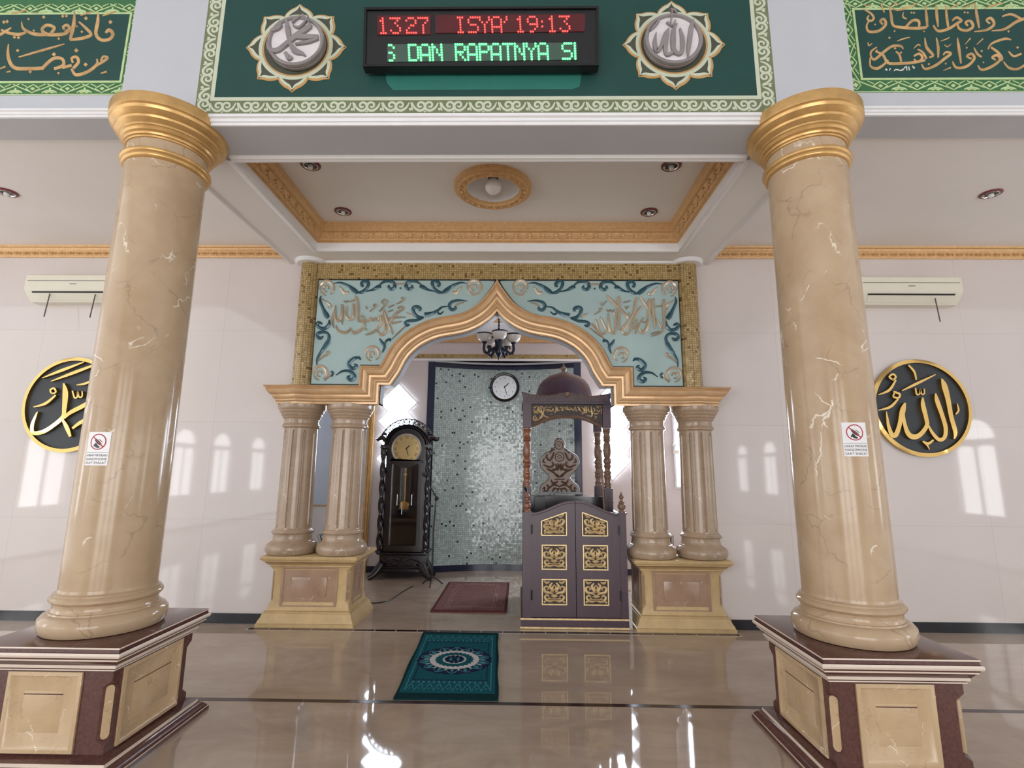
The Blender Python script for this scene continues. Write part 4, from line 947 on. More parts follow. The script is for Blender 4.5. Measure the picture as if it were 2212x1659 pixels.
# ============================================================ NICHE
# stepped windows of glass blocks laid on their corners
for sg, nm, lab in ((-1, 'window_21', 0), (1, 'window_22', 0)):
    fm = wallmap(NB); x = sg * 1.635; h = .142; m = MB(); fr = MB()
    cs = [(x + s * h, 1.64 + .285 * k) for k in range(4) for s in (-1, 1)] + [(x, 1.4975 + .285 * k) for k in range(5)]
    for cx_, cz_ in cs:
        fr.prism([(cx_ + h * 1.04 * a, cz_ + h * 1.04 * b) for a, b in ((0, -1), (1, 0), (0, 1), (-1, 0))], fm, 0, .008)
        g = h * .95; lp = [[fm(cx_ + k * a, cz_ + k * b, dd) for a, b in ((0, -1), (1, 0), (0, 1), (-1, 0))] for k, dd in ((g, .0), (g, .016), (g * .9, .024))]
        m.loops(lp, 0)
    w = m.build(nm, M['pane'], smooth=0); w['kind'] = 'structure'; fr.build('block_joints', M['joint'], w)
m = MB(); m.box(2.585, 3.24, NB - .014, NB, 1.26, 2.46); w = m.build('window_23', M['pane']); w['kind'] = 'structure'
f = MB(); frame2d(f, wallmap(NB), 2.56, 3.27, 1.235, 2.485, .028, .03); f.build('window_frame', M['white_gloss'], w)
# mirror-glazed door behind the left pair of columns
m = MB(); m.box(-2.86, -2.07, NB - .02, NB, 0, .93); d_ = m.build('door_1', M['white_gloss']); d_['kind'] = 'structure'
m = MB(); m.box(-2.86, -2.07, NB - .022, NB, .95, 2.37); m.build('door_glass', M['mirror'], d_)
m = MB()
for a, b in ((-2.07, -1.98), (-2.95, -2.86)):
    for k in range(5): m.box(a + .018 * k, a + .018 * k + .015, NB - .03 - (.02, .03, .024, .034, .02)[k], NB, 0, 2.40)
for k in range(5): m.box(-2.95, -1.98, NB - .03 - (.02, .03, .024, .034, .02)[k], NB, 2.37 + .018 * k, 2.385 + .018 * k)
m.box(-2.86, -2.07, NB - .035, NB, .93, .95); m.build('door_frame', M['gold'], d_)

t = root('emergency_light', 'white twin spot emergency light between the right pair of columns', 'emergency light', (2.60, NB, 1.76))
m = MB(); m.box(2.545, 2.645, NB - .07, NB, 1.74, 1.80); m.build('body', M['ac'], t)
for x in (2.565, 2.66):
    m = MB(); m.tube([(x, NB - .04, 1.80), (x, NB - .05, 1.825), (x, NB - .055, 1.85)], .014, 10); m.ball(x, NB - .06, 1.87, .032, 16); m.build('lamp_head', M['bulb'], t)

# ------------------------------------------------------------ grandfather clock
GX, GY = -1.375, 7.42
t = root('grandfather_clock', 'tall dark carved grandfather clock with brass dial left of the mihrab', 'clock', (GX, GY + .15, 0))
V = lambda x, y, z: (GX + x, y, z); fg = lambda Y: (lambda u, v, d: Vector((GX + u, Y - d, v)))
m = MB(); m.rects([(.05, .10), (.05, .135), (.03, .15), (.03, .16), (.005, .165), (.005, .31), (.03, .318), (.04, .33), (.04, .345), (.01, .36)], GX - .31, GX + .31, GY + .0, 7.78); m.build('plinth', M['wood_dark'], t)
for sx, yy in ((-1, GY), (1, GY), (-1, 7.72), (1, 7.72)):
    m = MB(); s = sx * 1.0; yq = yy - .02
    m.tube([(GX + s * .27, yq, .2), (GX + s * .31, yq - .02, .13), (GX + s * .355, yq - .05, .07), (GX + s * .40, yq - .085, .035), (GX + s * .43, yq - .1, .03)], [.055, .06, .05, .035, .028], 10); m.build('foot', M['wood_dark'], t)
arcp = lambda r, a, cz=1.775: (r * cos(R(a)), cz + r * sin(R(a)))
m = MB(); m.prism([(-.29, .35), (.29, .35), (.29, 1.80)] + [arcp(.30, a, 1.80) for a in range(6, 180, 8)] + [(-.29, 1.80)], fg(GY), -.36, 0); m.build('case', M['wood_dark'], t)
m = MB(); m.stroke([(*arcp(.312, a, 1.80), .035) for a in range(-4, 186, 10)], fg(GY), .045, True, 2); m.stroke([(*arcp(.275, a, 1.80), .02) for a in range(-4, 186, 10)], fg(GY), .03, True, 2)
m.box(GX - .36, GX - .27, GY - .06, GY + .1, 1.79, 1.83); m.box(GX + .27, GX + .36, GY - .06, GY + .1, 1.79, 1.83); m.build('hood_moulding', M['wood_dark'], t)
m = MB(); fc = fg(GY + .02)
for a in range(22, 160, 12):
    q = arcp(.365, a, 1.80); m.stroke([(q[0] + .026 * cos(b), q[1] + .026 * sin(b), .012) for b in (0, 1, 2, 3, 4, 5, 6.2)], fc, .02, False, 2)
    q = arcp(.348, a + 6, 1.80); m.stroke([(*arcp(.33, a + 6, 1.8), .012), (*arcp(.395, a + 6, 1.8), .012)], fc, .02, False, 2)
m.stroke([(*arcp(.402, a, 1.80), .016) for a in range(18, 164, 8)], fc, .022, False, 2)
for s in (-1, 1):
    m.stroke([(s * .30, 1.86, .05), (s * .36, 1.93, .07), (s * .42, 1.90, .04), (s * .46, 1.915, .012)], fc, .03, True)
    m.stroke([(s * .30, 1.97, .03), (s * .35, 1.985, .04), (s * .37, 1.95, .02)], fc, .03, True)
m.build('crest', M['wood_dark'], t)
for s in (-1, 1):
    m = MB(); pts = []; n = 26; lp = []
    for i in range(121):
        z = .40 + 1.36 * i / 120; tw = z * 26
        lp.append([(GX + s * .322 + (.034 + .008 * cos(2 * (2 * pi * j / 12) - tw)) * cos(2 * pi * j / 12), GY - .035 + (.034 + .008 * cos(2 * (2 * pi * j / 12) - tw)) * sin(2 * pi * j / 12), z) for j in range(12)])
    m.loops(lp, 0); m.lathe([(.05, .35), (.05, .37), (.038, .385), (.045, .40)], GX + s * .322, GY - .035, 0, 16); m.lathe([(.045, 1.755), (.038, 1.77), (.05, 1.78), (.05, 1.80)], GX + s * .322, GY - .035, 0, 16)
    m.build('twisted_column', M['wood_dark'], t)
m = MB(); fd = fg(GY); a_, b_, c0, c1 = -.235, .235, .40, 1.60
frame2d(m, fd, a_, b_, c0, c1, .045, .05); m.prism([(-.235, 1.60)] + [(.235 * cos(R(a)), 1.78 + .28 * sin(R(a))) for a in range(212, 330, 8)] + [(.235, 1.60), (.235, 1.57), (-.235, 1.57)], fd, 0, .045)
dr = m.build('door', M['wood_dark'], t)
gm = NT('clock_door_pane'); gm.set(Transmission_Weight=1.0, Roughness=.01, IOR=1.12, Specular_IOR_Level=.9); M['pane_clear'] = gm.m
m = MB(); m.prism([(-.19, .445), (.19, .445), (.19, 1.555), (-.19, 1.555)], fd, .036, .039); m.build('door_pane', M['pane_clear'], dr)
m = MB(); m.prism([(-.19, .445), (.19, .445), (.19, 1.555), (-.19, 1.555)], fd, 0, .002); m.build('inner_back', M['clock_glass'], t)
m = MB(); m.stroke([(-.0, 1.53, .014), (0, 1.25, .014), (0, 1.04, .012)], fd, .012, False, 2); m.stroke([(-.02, 1.40, .01), (0, 1.425, .02), (.02, 1.40, .01)], fd, .014); m.dot(0, .985, .062, fd, .018, 28, back=.006); m.build('pendulum', M['brass'], t)
for x, z in ((-.10, 1.06), (-.028, .94), (.105, 1.06)):
    m = MB(); m.tube([V(x, GY - .02, z - .075), V(x, GY - .02, z + .075)], .011, 12); m.build('weight', M['chrome'], t)
DC = (.0, 1.775)
m = MB(); discs(m, GX, DC[1], GY, [(.215, 0), (.215, .035), (.205, .045), (.196, .04), (.19, .028)], cap=False); m.build('dial_bezel', M['bezel'], t)
m = MB(); discs(m, GX, DC[1], GY, [(.20, .0), (.20, .026), (.0005, .027)], cap=False); dl = m.build('dial', M['dial'], t)
def hands(m, fm, cx_, cz_, hr, hlen, mn, mlen, th, w):
    for a, L, ww in ((hr, hlen, w * 1.5), (mn, mlen, w)):
        dx, dz = sin(R(a)), cos(R(a)); m.stroke([(cx_ - dx * L * .15, cz_ - dz * L * .15, ww), (cx_ + dx * L * .5, cz_ + dz * L * .5, ww * 1.3), (cx_ + dx * L, cz_ + dz * L, ww * .4)], fm, th, False, 2, back=th - .002)
m = MB(); hands(m, fd, 0, DC[1], 44, .075, 162, .11, .033, .009); m.dot(0, DC[1], .01, fd, .034, 12, back=.02); m.build('hands', M['black'], t)
m = MB()
for k, s_ in enumerate(('XII', 'I', 'II', 'III', 'IIII', 'V', 'VI', 'VII', 'VIII', 'IX', 'X', 'XI')):
    vs, fs = text2d(s_, .045); a = R(30 * k); ca, sa = cos(a), sin(a)
    m.add([fd((x * ca + (y + .158) * sa), DC[1] + (-x * sa + (y + .158) * ca), .0285) for x, y in vs], fs)
m.build('numerals', M['black'], t, smooth=0)
m = MB(); fp = fg(GY - .005)
for s in (-1, 1): m.stroke([(s * .02, .24, .03), (s * .12, .27, .035), (s * .22, .24, .03), (s * .26, .20, .02), (s * .2, .19, .015)], fp, .02, True); m.stroke([(s * .05, .2, .02), (s * .12, .19, .03), (s * .17, .22, .02)], fp, .015, True)
m.build('plinth_carving', M['wood_dark'], t)

# ------------------------------------------------------------ wall clock on the mosaic
cy = arc(0) - .01
t = root('wall_clock', 'round wall clock with black rim and silver dial on the mosaic', 'clock', (.0, cy, 2.777))
fm = lambda u, v, d: Vector((u, cy - d, v))
m = MB(); discs(m, 0, 2.777, cy, [(.222, 0), (.234, .012), (.234, .04), (.222, .055), (.2, .05), (.19, .035)], cap=False); m.build('rim', M['black_gloss'], t)
m = MB(); discs(m, 0, 2.777, cy, [(.2, 0), (.2, .03), (.0005, .031)], cap=False); discs(m, 0, 2.777, cy, [(.092, .03), (.09, .034), (.001, .034)], cap=False); m.build('dial', M['silver'], t)
m = MB()
for k in range(12):
    vs, fs = text2d(str(k or 12), .04); a = R(30 * k); m.add([fm(x + .148 * sin(a), 2.777 + y + .148 * cos(a), .0325) for x, y in vs], fs)
m.build('numerals', M['black'], t, smooth=0)
m = MB(); hands(m, fm, 0, 2.777, 45, .1, 163, .15, .04, .009); m.dot(0, 2.777, .01, fm, .042, 12, back=.03); m.build('hands', M['black'], t)

# ------------------------------------------------------------ chandelier
HXc, HYc = -.03, 6.4
t = root('chandelier', 'five armed dark iron chandelier with alabaster bowls in the niche', 'chandelier', (HXc, HYc, 3.58))
m = MB(); m.lathe([(.05, 3.53), (.045, 3.51), (.012, 3.495)], HXc, HYc, 0, 20); m.tube([(HXc, HYc, 3.52), (HXc, HYc, 3.25)], .007, 8)
for k in range(6): m.lathe([(.011, 0), (.013, .01), (.011, .02)], HXc, HYc, 3.27 + k * .04, 10)
m.build('chain_rod', M['iron'], t)
m = MB(); m.lathe([(.004, 2.86), (.01, 2.89), (.02, 2.905), (.03, 2.92), (.045, 2.95), (.05, 2.975), (.085, 2.99), (.095, 3.01), (.07, 3.03), (.045, 3.05), (.05, 3.09), (.055, 3.12), (.035, 3.15), (.02, 3.2), (.015, 3.235), (.048, 3.245), (.05, 3.255), (.02, 3.262), (.008, 3.28)], HXc, HYc, 0, 24); m.build('body', M['iron'], t)
for k in range(5):
    a = R(-84 + 72 * k); P_ = lambda r, z: (HXc + r * cos(a), HYc + r * sin(a), z)
    m = MB(); m.tube([P_(.05, 3.01), P_(.09, 3.0), P_(.12, 2.965), P_(.15, 2.94), P_(.185, 2.95), P_(.2, 2.99), P_(.195, 3.04), P_(.195, 3.075)], [.02, .018, .018, .02, .02, .018, .016, .02], 10)
    m.tube([P_(.105, 2.99), P_(.12, 3.03), P_(.145, 3.035), P_(.15, 3.01), P_(.135, 3.005)], .012, 8); m.lathe([(.02, 0), (.032, .01), (.034, .022), (.02, .03)], HXc + .195 * cos(a), HYc + .195 * sin(a), 3.06, 16)
    ar = m.build('arm', M['iron'], t)
    m = MB(); x, y = HXc + .195 * cos(a), HYc + .195 * sin(a); m.lathe([(.03, 3.085), (.055, 3.092), (.078, 3.115), (.09, 3.145), (.096, 3.178), (.092, 3.178), (.086, 3.146), (.074, 3.12), (.05, 3.1), (.0, 3.095)], x, y, 0, 32, cap=False); m.build('lamp_shade', M['shade_glass'], ar)
    m = MB(); m.lathe([(.096, 3.174), (.101, 3.178), (.101, 3.19), (.094, 3.192), (.09, 3.182)], x, y, 0, 32, cap=False); m.build('shade_rim', M['iron'], ar)

# ------------------------------------------------------------ pulpit (mimbar)
t = root('pulpit', 'dark maroon wooden pulpit with domed canopy and gilded carved doors', 'pulpit', (.79, 5.25, 0))
PY = 5.25; fp = lambda u, v, d: Vector((u, PY - d, v))
m = MB(); m.box(.268, 1.296, 5.245, 6.55, 0, .1, 0); m.box(.262, 1.302, 5.238, 6.55, .083, .098, 1); m.box(.262, 1.302, 5.238, 6.55, .004, .02, 1); m.build('base', [M['wood'], M['carve']], t)
for a, b in ((.285, .368), (1.235, 1.302)):
    m = MB(); m.box(a, b, PY + .0, PY + .08, .098, 1.07); m.box(a - .012, b + .012, PY - .012, PY + .09, 1.07, 1.082); m.build('front_post', M['wood'], t)
for a, b in ((.285, .325), (1.262, 1.302)):
    m = MB(); m.box(a, b, PY + .08, 6.5, .098, 1.06); m.build('side_panel', M['wood'], t)
for x, gl in ((.327, M['wood_brown']), (1.268, M['carve_brown'])):
    m = MB(); m.lathe([(.034, 0), (.034, .012), (.024, .018), (.022, .028), (.034, .036), (.04, .055), (.036, .075), (.024, .085), (.03, .095), (.028, .105), (.014, .115), (.013, .13), (.022, .14), (.024, .152), (.018, .168), (.008, .18), (.006, .19), (.001, .205)], x, PY + .04, 1.082, 24); m.build('finial', gl, t)
def topz(x): s = min(1, max(0, (.4365 - abs(x - .803)) / .40)); return 1.073 + .118 * s * s * (3 - 2 * s)
def ornament(m, fm, cx_, cz_, hw, hh, top=None, mi=0):
    hs = [[(.06,-.74,.08),(.35,-.80,.14),(.68,-.72,.16),(.84,-.45,.14),(.64,-.28,.12),(.46,-.42,.08)], [(.1,-.2,.08),(.42,-.08,.16),(.78,-.02,.18),(.9,.3,.16),(.66,.46,.12),(.5,.28,.1),(.64,.16,.06)],
          [(.05,.1,.1),(.28,.22,.16),(.36,.52,.16),(.16,.78,.1)], [(.40,.86,.08),(.68,.76,.16),(.92,.92,.08)], [(.52,-.55,.06),(.9,-.9,.14)], [(.0,.16,.04),(.16,.34,.14),(.0,.62,.05)], [(.04,-.05,.05),(.2,.04,.12),(.34,-.02,.05)], [(.3,-.62,.05),(.44,-.56,.12),(.6,-.6,.06)]]
    for s in hs:
        for sg in (-1, 1):
            q = []
            for a, b, w in s:
                zt_ = 1.0
                if top: b = -1 + (b + 1) * (top(sg * a))
                q.append((cx_ + sg * a * hw, cz_ + b * hh, w * hw * 1.25))
            m.stroke(q, fm, .012, True, 3, mi)
    k = (lambda b: -1 + (b + 1) * top(0)) if top else (lambda b: b)
    m.stroke([(cx_ - .34 * hw, cz_ + k(-.36) * hh, .04 * hw), (cx_, cz_ + k(-.36) * hh, .26 * hw), (cx_ + .34 * hw, cz_ + k(-.36) * hh, .04 * hw)], fm, .014, True, 3, mi)
    for b in (-.6, -.74): m.stroke([(cx_ - .3 * hw, cz_ + k(b) * hh, .09 * hw), (cx_ + .3 * hw, cz_ + k(b) * hh, .09 * hw)], fm, .01, True, 2, mi)
for sg, nm in ((-1, 'left'), (1, 'right')):
    xs_ = [.368, .42, .47, .53, .59, .65, .71, .76, .80] if sg < 0 else [.806, .85, .90, .96, 1.02, 1.08, 1.14, 1.19, 1.236]
    m = MB(); m.prism([(xs_[0], .12), (xs_[-1], .12)] + [(x, topz(x)) for x in reversed(xs_)], fp, -.045, -.006)
    m.prism([(xs_[0], .102), (xs_[-1], .102), (xs_[-1], .12), (xs_[0], .12)], fp, -.045, -.012)
    for i in range(len(xs_) - 1):
        pass
    m.stroke([(x, topz(x) - .012, .024) for x in xs_], fp, .004, True, 2, back=-.01)
    dr = m.build('door', M['wood'], t)
    cx_ = .591 if sg < 0 else .993; hw = .122
    for r0, r1 in ((.217, .456), (.54, .775), (.862, None)):
        g = MB(); o = MB(); rr = r1 if r1 else .985
        if r1:
            g.prism([(cx_ - hw, r0), (cx_ + hw, r0), (cx_ + hw, r1), (cx_ - hw, r1)], fp, -.012, .0005); frame2d(o, fp, cx_ - hw, cx_ + hw, r0, r1, .011, .012); ornament(o, lambda u, v, d: fp(u, v, d), cx_, (r0 + r1) / 2, hw - .012, (r1 - r0) / 2 - .012)
        else:
            zi, zo = 1.083, .997; il, ol = (cx_ + hw, cx_ - hw) if sg < 0 else (cx_ - hw, cx_ + hw)
            pol = [(ol, r0), (il, r0), (il, zi), (ol, zo)]; g.prism(pol, fp, -.012, .0005)
            for a, b in zip(pol, pol[1:] + pol[:1]): o.stroke([(a[0], a[1], .011), (b[0], b[1], .011)], fp, .012, False, 2)
            hh = .06; tp = (lambda u, s=sg: (((zo + zi) / 2 + (-s) * u * (zi - zo) / 2) - r0 - .012) / (2 * hh)); ornament(o, fp, cx_, r0 + .008 + hh, hw - .014, hh, tp)
        pn = g.build('door_panel', M['carve_dark'], dr if False else t); o.build('gilded_carving', M['carve'], pn)
    for z in (.915, .305):
        m = MB(); x = .372 if sg < 0 else 1.232; m.tube([(x, PY - .004, z - .045), (x, PY - .004, z + .045)], .008, 8); m.box(x - .014, x + .014, PY - .003, PY + .006, z - .035, z + .035); m.build('hinge', M['black'], t)
# inside: steps, platform, seat
for k in range(3):
    m = MB(); m.box(.33, 1.26, PY + .12 + .2 * k, PY + .34 + .2 * k, .098, .32 + .24 * k); m.build('step', M['wood_dark'], t)
m = MB(); m.box(.33, 1.26, 5.85, 6.48, .098, 1.0); m.box(.36, 1.23, 6.12, 6.47, 1.0, 1.19); m.build('seat', M['wood_dark'], t)
turned = [(.045, 0), (.045, .012), (.036, .018), (.036, .03), (.045, .036), (.045, .046), (.034, .055), (.03, .075), (.038, .11), (.044, .125), (.04, .14), (.034, .15), (.044, .158), (.044, .17), (.036, .176), (.03, .20), (.036, .225), (.044, .235), (.038, .25), (.033, .26), (.043, .275), (.045, .30), (.04, .315), (.03, .325), (.034, .335), (.042, .37), (.044, .42), (.04, .47), (.03, .5), (.036, .51), (.044, .516), (.036, .525), (.042, .535), (.036, .545), (.044, .555), (.038, .565), (.034, .59), (.04, .61), (.045, .62), (.036, .63), (.045, .64), (.045, .655)]
for x, y, gl in ((.33, 5.8, 'wood_brown'), (1.222, 5.8, 'carve_brown'), (.33, 6.44, 'wood_brown'), (1.215, 6.44, 'carve_brown')):
    m = MB(); m.box(x - .046, x + .046, y - .046, y + .046, .9, 1.30); m.box(x - .046, x + .046, y - .046, y + .046, 1.96, 2.23); m.box(x - .052, x + .052, y - .052, y + .052, 1.15, 1.165); cp = m.build('canopy_post', M['wood'], t)
    m = MB(); m.lathe(turned, x, y, 1.302, 28); m.build('turned_shaft', M[gl], cp)
m = MB(); m.box(.27, 1.28, 5.74, 6.5, 2.225, 2.25); m.box(.285, 1.265, 5.75, 6.49, 2.25, 2.31); m.build('canopy_roof', M['wood'], t)
fc = lambda Y: (lambda u, v, d: Vector((u, Y - d, v)))
wav = lambda x: 2.305 + .05 * abs((x - .775) / .5) ** 3.2 + .042 * math.exp(-((x - .775) / .17) ** 2)
xs_ = [.262 + 1.02 * i / 36 for i in range(37)]
m = MB(); m.prism([(xs_[0] + .03, 2.25), (xs_[-1] - .03, 2.25)] + [(x, wav(x)) for x in reversed(xs_)], fc(5.742), -.04, .02); m.build('crown_board', M['wood'], t)
m = MB()
for x in [.27 + 1.0 * i / 60 for i in range(61)]: m.ball(x, 5.718, wav(x) - .004, .0075, 6)
for s in (-1, 1):
    for k in range(9): m.stroke([(.775 + s * (.07 + .045 * k), wav(.775 + s * (.07 + .045 * k)) - .02, .014), (.775 + s * (.095 + .045 * k), 2.268, .006)], fc(5.72), .008, True, 2)
m.ball(.775, 5.715, 2.325, .03, 12); m.build('crown_carving', M['carve_brown'], t)
m = MB(); arch_z = lambda x: 2.07 - .10 * min(1, abs((x - .775) / .36)) ** 2.2
xs_ = [.376 + .80 * i / 30 for i in range(31)]
m.prism([(.376, 2.225)] + [(x, arch_z(x)) for x in xs_] + [(1.176, 2.225)], fc(5.80), -.012, .012); fr = m.build('frieze_board', M['carve_dark'], t)
m = MB(); m.stroke([(x, arch_z(x) + .012, .022) for x in xs_], fc(5.788), .014, True, 1)
for s in (-1, 1):
    m.stroke([(.775 + s * .02, 2.088, .02), (.775 + s * .12, 2.085, .026), (.775 + s * .22, 2.055, .03), (.775 + s * .32, 2.01, .024), (.775 + s * .37, 2.0, .012)], fc(5.788), .014, True)
    m.stroke([(.775 + s * .26, 2.06, .012), (.775 + s * .32, 2.052, .02), (.775 + s * .345, 2.02, .014), (.775 + s * .3, 2.025, .008)], fc(5.788), .014, True)
m.build('frieze_scroll', M['carve_brown'], fr)
ZP = zm(1100, 860, .11754)
FRZ = [[(440,150,8),(455,180,14),(480,165,12),(500,140,8)], [(440,205,10),(470,240,14),(520,235,14),(530,150,8)], [(548,150,8),(552,240,14),(590,270,10)], [(580,140,8),(590,250,16),(610,290,16),(570,370,16),(540,390,12)], [(600,150,10),(640,190,14),(690,150,8)],
       [(640,215,14),(620,280,14),(650,330,14),(700,350,12),(720,340,8)], [(450,260,12),(490,275,12),(540,270,10)], [(480,320,12),(445,350,16),(450,400,16),(500,410,16),(560,380,12),(620,330,12)], [(480,345,10),(500,370,12),(480,390,10)],
       [(640,230,10),(720,210,14),(760,240,14),(810,220,14),(800,190,10)], [(700,180,8),(760,165,10),(790,160,6)], [(720,250,8),(700,235,12)], [(855,145,8),(860,230,14),(830,270,10)], [(880,165,10),(890,230,12),(920,220,10)], [(930,180,10),(960,165,12),(990,200,12),(950,220,12),(1000,230,10)],
       [(1010,160,8),(1030,180,12),(1060,160,8)], [(1030,210,12),(1075,200,14),(1110,220,12),(1140,200,10)], [(1075,150,8),(1078,220,12)], [(1110,170,8),(1150,200,12),(1180,230,12),(1200,170,8)], [(1215,150,8),(1230,230,12),(1240,245,8)], [(1250,160,8),(1290,190,12),(1310,250,10)], [(1280,150,8),(1275,230,12)],
       [(1320,160,8),(1370,200,12),(1375,270,12),(1330,290,10)], [(1390,150,8),(1395,240,14)], [(1415,150,8),(1420,250,14),(1390,280,10)], [(1450,150,8),(1460,240,14),(1500,250,10)], [(1505,150,8),(1515,240,16),(1525,310,14),(1490,350,12)], [(1540,180,8),(1575,210,12),(1550,250,10)],
       [(1590,170,8),(1620,150,10),(1640,190,10)], [(1640,150,8),(1690,160,10),(1692,290,10)], [(1600,220,10),(1650,250,12),(1670,210,8)], [(1540,270,10),(1590,290,14),(1640,280,10)], [(1420,310,8),(1450,330,12),(1490,320,8)], [(1560,330,8),(1600,350,12),(1580,380,8)], [(760,300,6),(790,290,10)], [(1330,250,8),(1350,270,10)]]
fz = on_plane(5.786, ZP); m = MB()
for s in FRZ: m.stroke([(a, b, w * 1.9) for a, b, w in s], fz, .012, True, 3)
m.build('frieze_calligraphy', M['carve'], fr)
m = MB(); m.lathe([(.36, 2.308), (.36, 2.325), (.345, 2.335), (.335, 2.37), (.325, 2.42), (.3, 2.49), (.255, 2.55), (.19, 2.60), (.11, 2.63), (.05, 2.638)], .775, 6.12, 0, 56); m.build('dome', M['wood'], t)
m = MB(); m.lathe([(.06, 2.632), (.06, 2.65), (.03, 2.655), (.022, 2.668), (.032, 2.68), (.038, 2.70), (.03, 2.718), (.014, 2.728), (.01, 2.745), (.004, 2.765)], .775, 6.12, 0, 24); m.build('dome_finial', M['carve_brown'], t)
# carved backrest
ZB = zm(1120, 920, .12055)
hb = [(735,232), (690,240), (652,275), (640,330), (650,385), (610,410), (560,455), (490,490), (425,540), (390,610), (388,680), (412,750), (470,815), (530,870), (552,915), (535,955), (480,1010), (415,1060), (388,1110), (382,1192)]
sil = hb + [(1470 - x, y) for x, y in reversed(hb[1:])]
fb = on_plane(6.42, ZB); m = MB(); m.prism(sil, fb, -.05, 0); bk = m.build('backrest', M['wood_dark'], t)
m = MB(); m.prism([(340, 1190), (1135, 1190), (1135, 1225), (330, 1225)], on_plane(6.40, ZB), -.08, .01); m.build('backrest_sill', M['wood_dark'], bk)
m = MB(); ins = [(735 + (x - 735) * .93, 720 + (y - 720) * .955) for x, y in sil]; m.prism(ins, fb, -.01, .006)
m.stroke([(x, y, 14) for x, y in hb[::-1]], fb, .014, True, 2); m.stroke([(1470 - x, y, 14) for x, y in hb[::-1]], fb, .014, True, 2)
m.dot(722, 350, 66, fb, .02, 28); m.stroke([(722 + 66 * cos(a), 350 + 66 * sin(a), 16) for a in [.5 * k for k in range(14)]], fb, .03, True, 2); m.dot(735, 555, 75, fb, .016, 28); m.stroke([(735 + 78 * cos(a), 555 + 78 * sin(a), 18) for a in [.5 * k for k in range(14)]], fb, .026, True, 2)
for s in [[(700,330),(722,370),(745,335),(735,310)], [(690,540),(720,580),(770,570),(750,530),(700,520)]]: m.stroke([(a, b, 14) for a, b in s], fb, .03, True)
hs = [[(640,470,20),(600,560,36),(560,620,30),(500,560,36),(520,510,24)], [(600,640,24),(620,700,40),(560,740,36),(480,710,30),(440,700,10)], [(460,580,16),(440,640,30),(480,660,22)], [(560,500,16),(590,450,28),(650,420,14)], [(500,770,16),(560,790,36),(640,840,36),(700,920,24)], [(650,680,20),(690,740,40),(640,790,36),(600,770,20)],
      [(700,670,20),(720,720,34),(700,800,30)], [(680,860,14),(710,890,24),(735,930,16)], [(640,958,16),(700,955,20),(735,955,20)], [(580,960,20),(610,1020,40),(680,1010,36),(700,980,20)], [(500,1050,20),(540,1090,40),(520,1160,30)], [(560,1110,20),(610,1060,34),(680,1060,30),(735,1090,20)], [(600,1180,16),(640,1120,34),(700,1130,24)], [(430,1130,16),(470,1100,28),(460,1170,20)], [(690,1190,10),(715,1130,24),(735,1110,10)], [(440,1180,10),(490,1165,24),(530,1180,10)]]
for s in hs:
    m.stroke(s, fb, .03, True, 3); m.stroke([(1470 - a, b, w) for a, b, w in s], fb, .03, True, 3)
for s in (-1, 1): m.stroke([(735, 236, 10), (735 + s * 40, 222, 12), (735 + s * 62, 262, 10), (735 + s * 95, 266, 6)], fb, .012, True)
m.build('backrest_carving', M['carve_brown'], bk)

# loose things on and beside the pulpit
t = root('loudspeaker', 'small grey green loudspeaker tube inside the pulpit by its left post', 'loudspeaker', (.47, 6.0, 1.16))
m = MB(); m.tube([(.385, 6.0, 1.245), (.385, 6.0, 1.245), (.40, 6.0, 1.245), (.55, 5.99, 1.235), (.56, 5.99, 1.235)], [.02, .055, .06, .06, .05], 20); m.build('housing', M['book_a'], t)
m = MB(); m.box(.42, .54, 5.96, 6.04, 1.0, 1.19); m.build('bracket', M['black'], t)
t = root('gooseneck_microphone', 'black gooseneck microphone rising behind the left finial of the pulpit', 'microphone', (.345, 5.62, 1.06))
m = MB(); m.lathe([(.03, 1.06), (.03, 1.075), (.01, 1.085)], .345, 5.62, 0, 16); m.tube([(.345, 5.62, 1.08), (.35, 5.60, 1.16), (.34, 5.58, 1.22), (.325, 5.56, 1.27)], .006, 8); m.build('gooseneck', M['chrome'], t)
m = MB(); m.tube([(.325, 5.56, 1.27), (.31, 5.545, 1.31)], [.012, .016], 10); m.build('capsule', M['black'], t)
p0, p1 = at(1306, 1112, 5.72), at(1297, 975, 5.72)
t = MB(); t.tube([p0, p0.lerp(p1, .5), p1], [.012, .012, .014], 10); t.ball(p1.x, p1.y, p1.z, .02, 12); o = t.build('preacher_staff', M['carve_brown'], loc=p0)
tag(o, 'slim wooden staff leaning upright against the right posts of the pulpit', 'staff')
m = MB(); m.box(1.306, 1.338, 5.27, 5.80, 0, .34); o = m.build('stone_slab', M['speckle'], loc=(1.322, 5.5, 0)); tag(o, 'white speckled stone slab standing on edge between pulpit and right pedestal', 'stone slab')
# ============================================================ MICROPHONE STAND, CABLE, BOOKS
mx = at(938, 1100, 7.02).x
t = root('microphone_stand', 'black boom microphone stand beside the tall clock', 'microphone stand', (mx, 7.02, 0))
m = MB()
for k in range(3):
    a = R(30 + 120 * k); m.tube([(mx, 7.02, .12), (mx + .09 * cos(a), 7.02 + .09 * sin(a), .06), (mx + .15 * cos(a), 7.02 + .15 * sin(a), .012)], .009, 8)
m.build('tripod', M['black'], t)
jz = at(943, 1072, 7.02).z; m = MB(); m.tube([(mx, 7.02, .1), (mx, 7.02, .7), (mx + .02, 7.02, jz)], [.011, .011, .008], 10); m.build('pole', M['black'], t)
b0, b1 = at(945, 1080, 7.0), at(916, 1025, 7.0); m = MB(); m.tube([b0, b1], .008, 8); m.ball(b0.x - .01, b0.y, b0.z + .02, .03, 12); m.build('boom', M['black'], t)
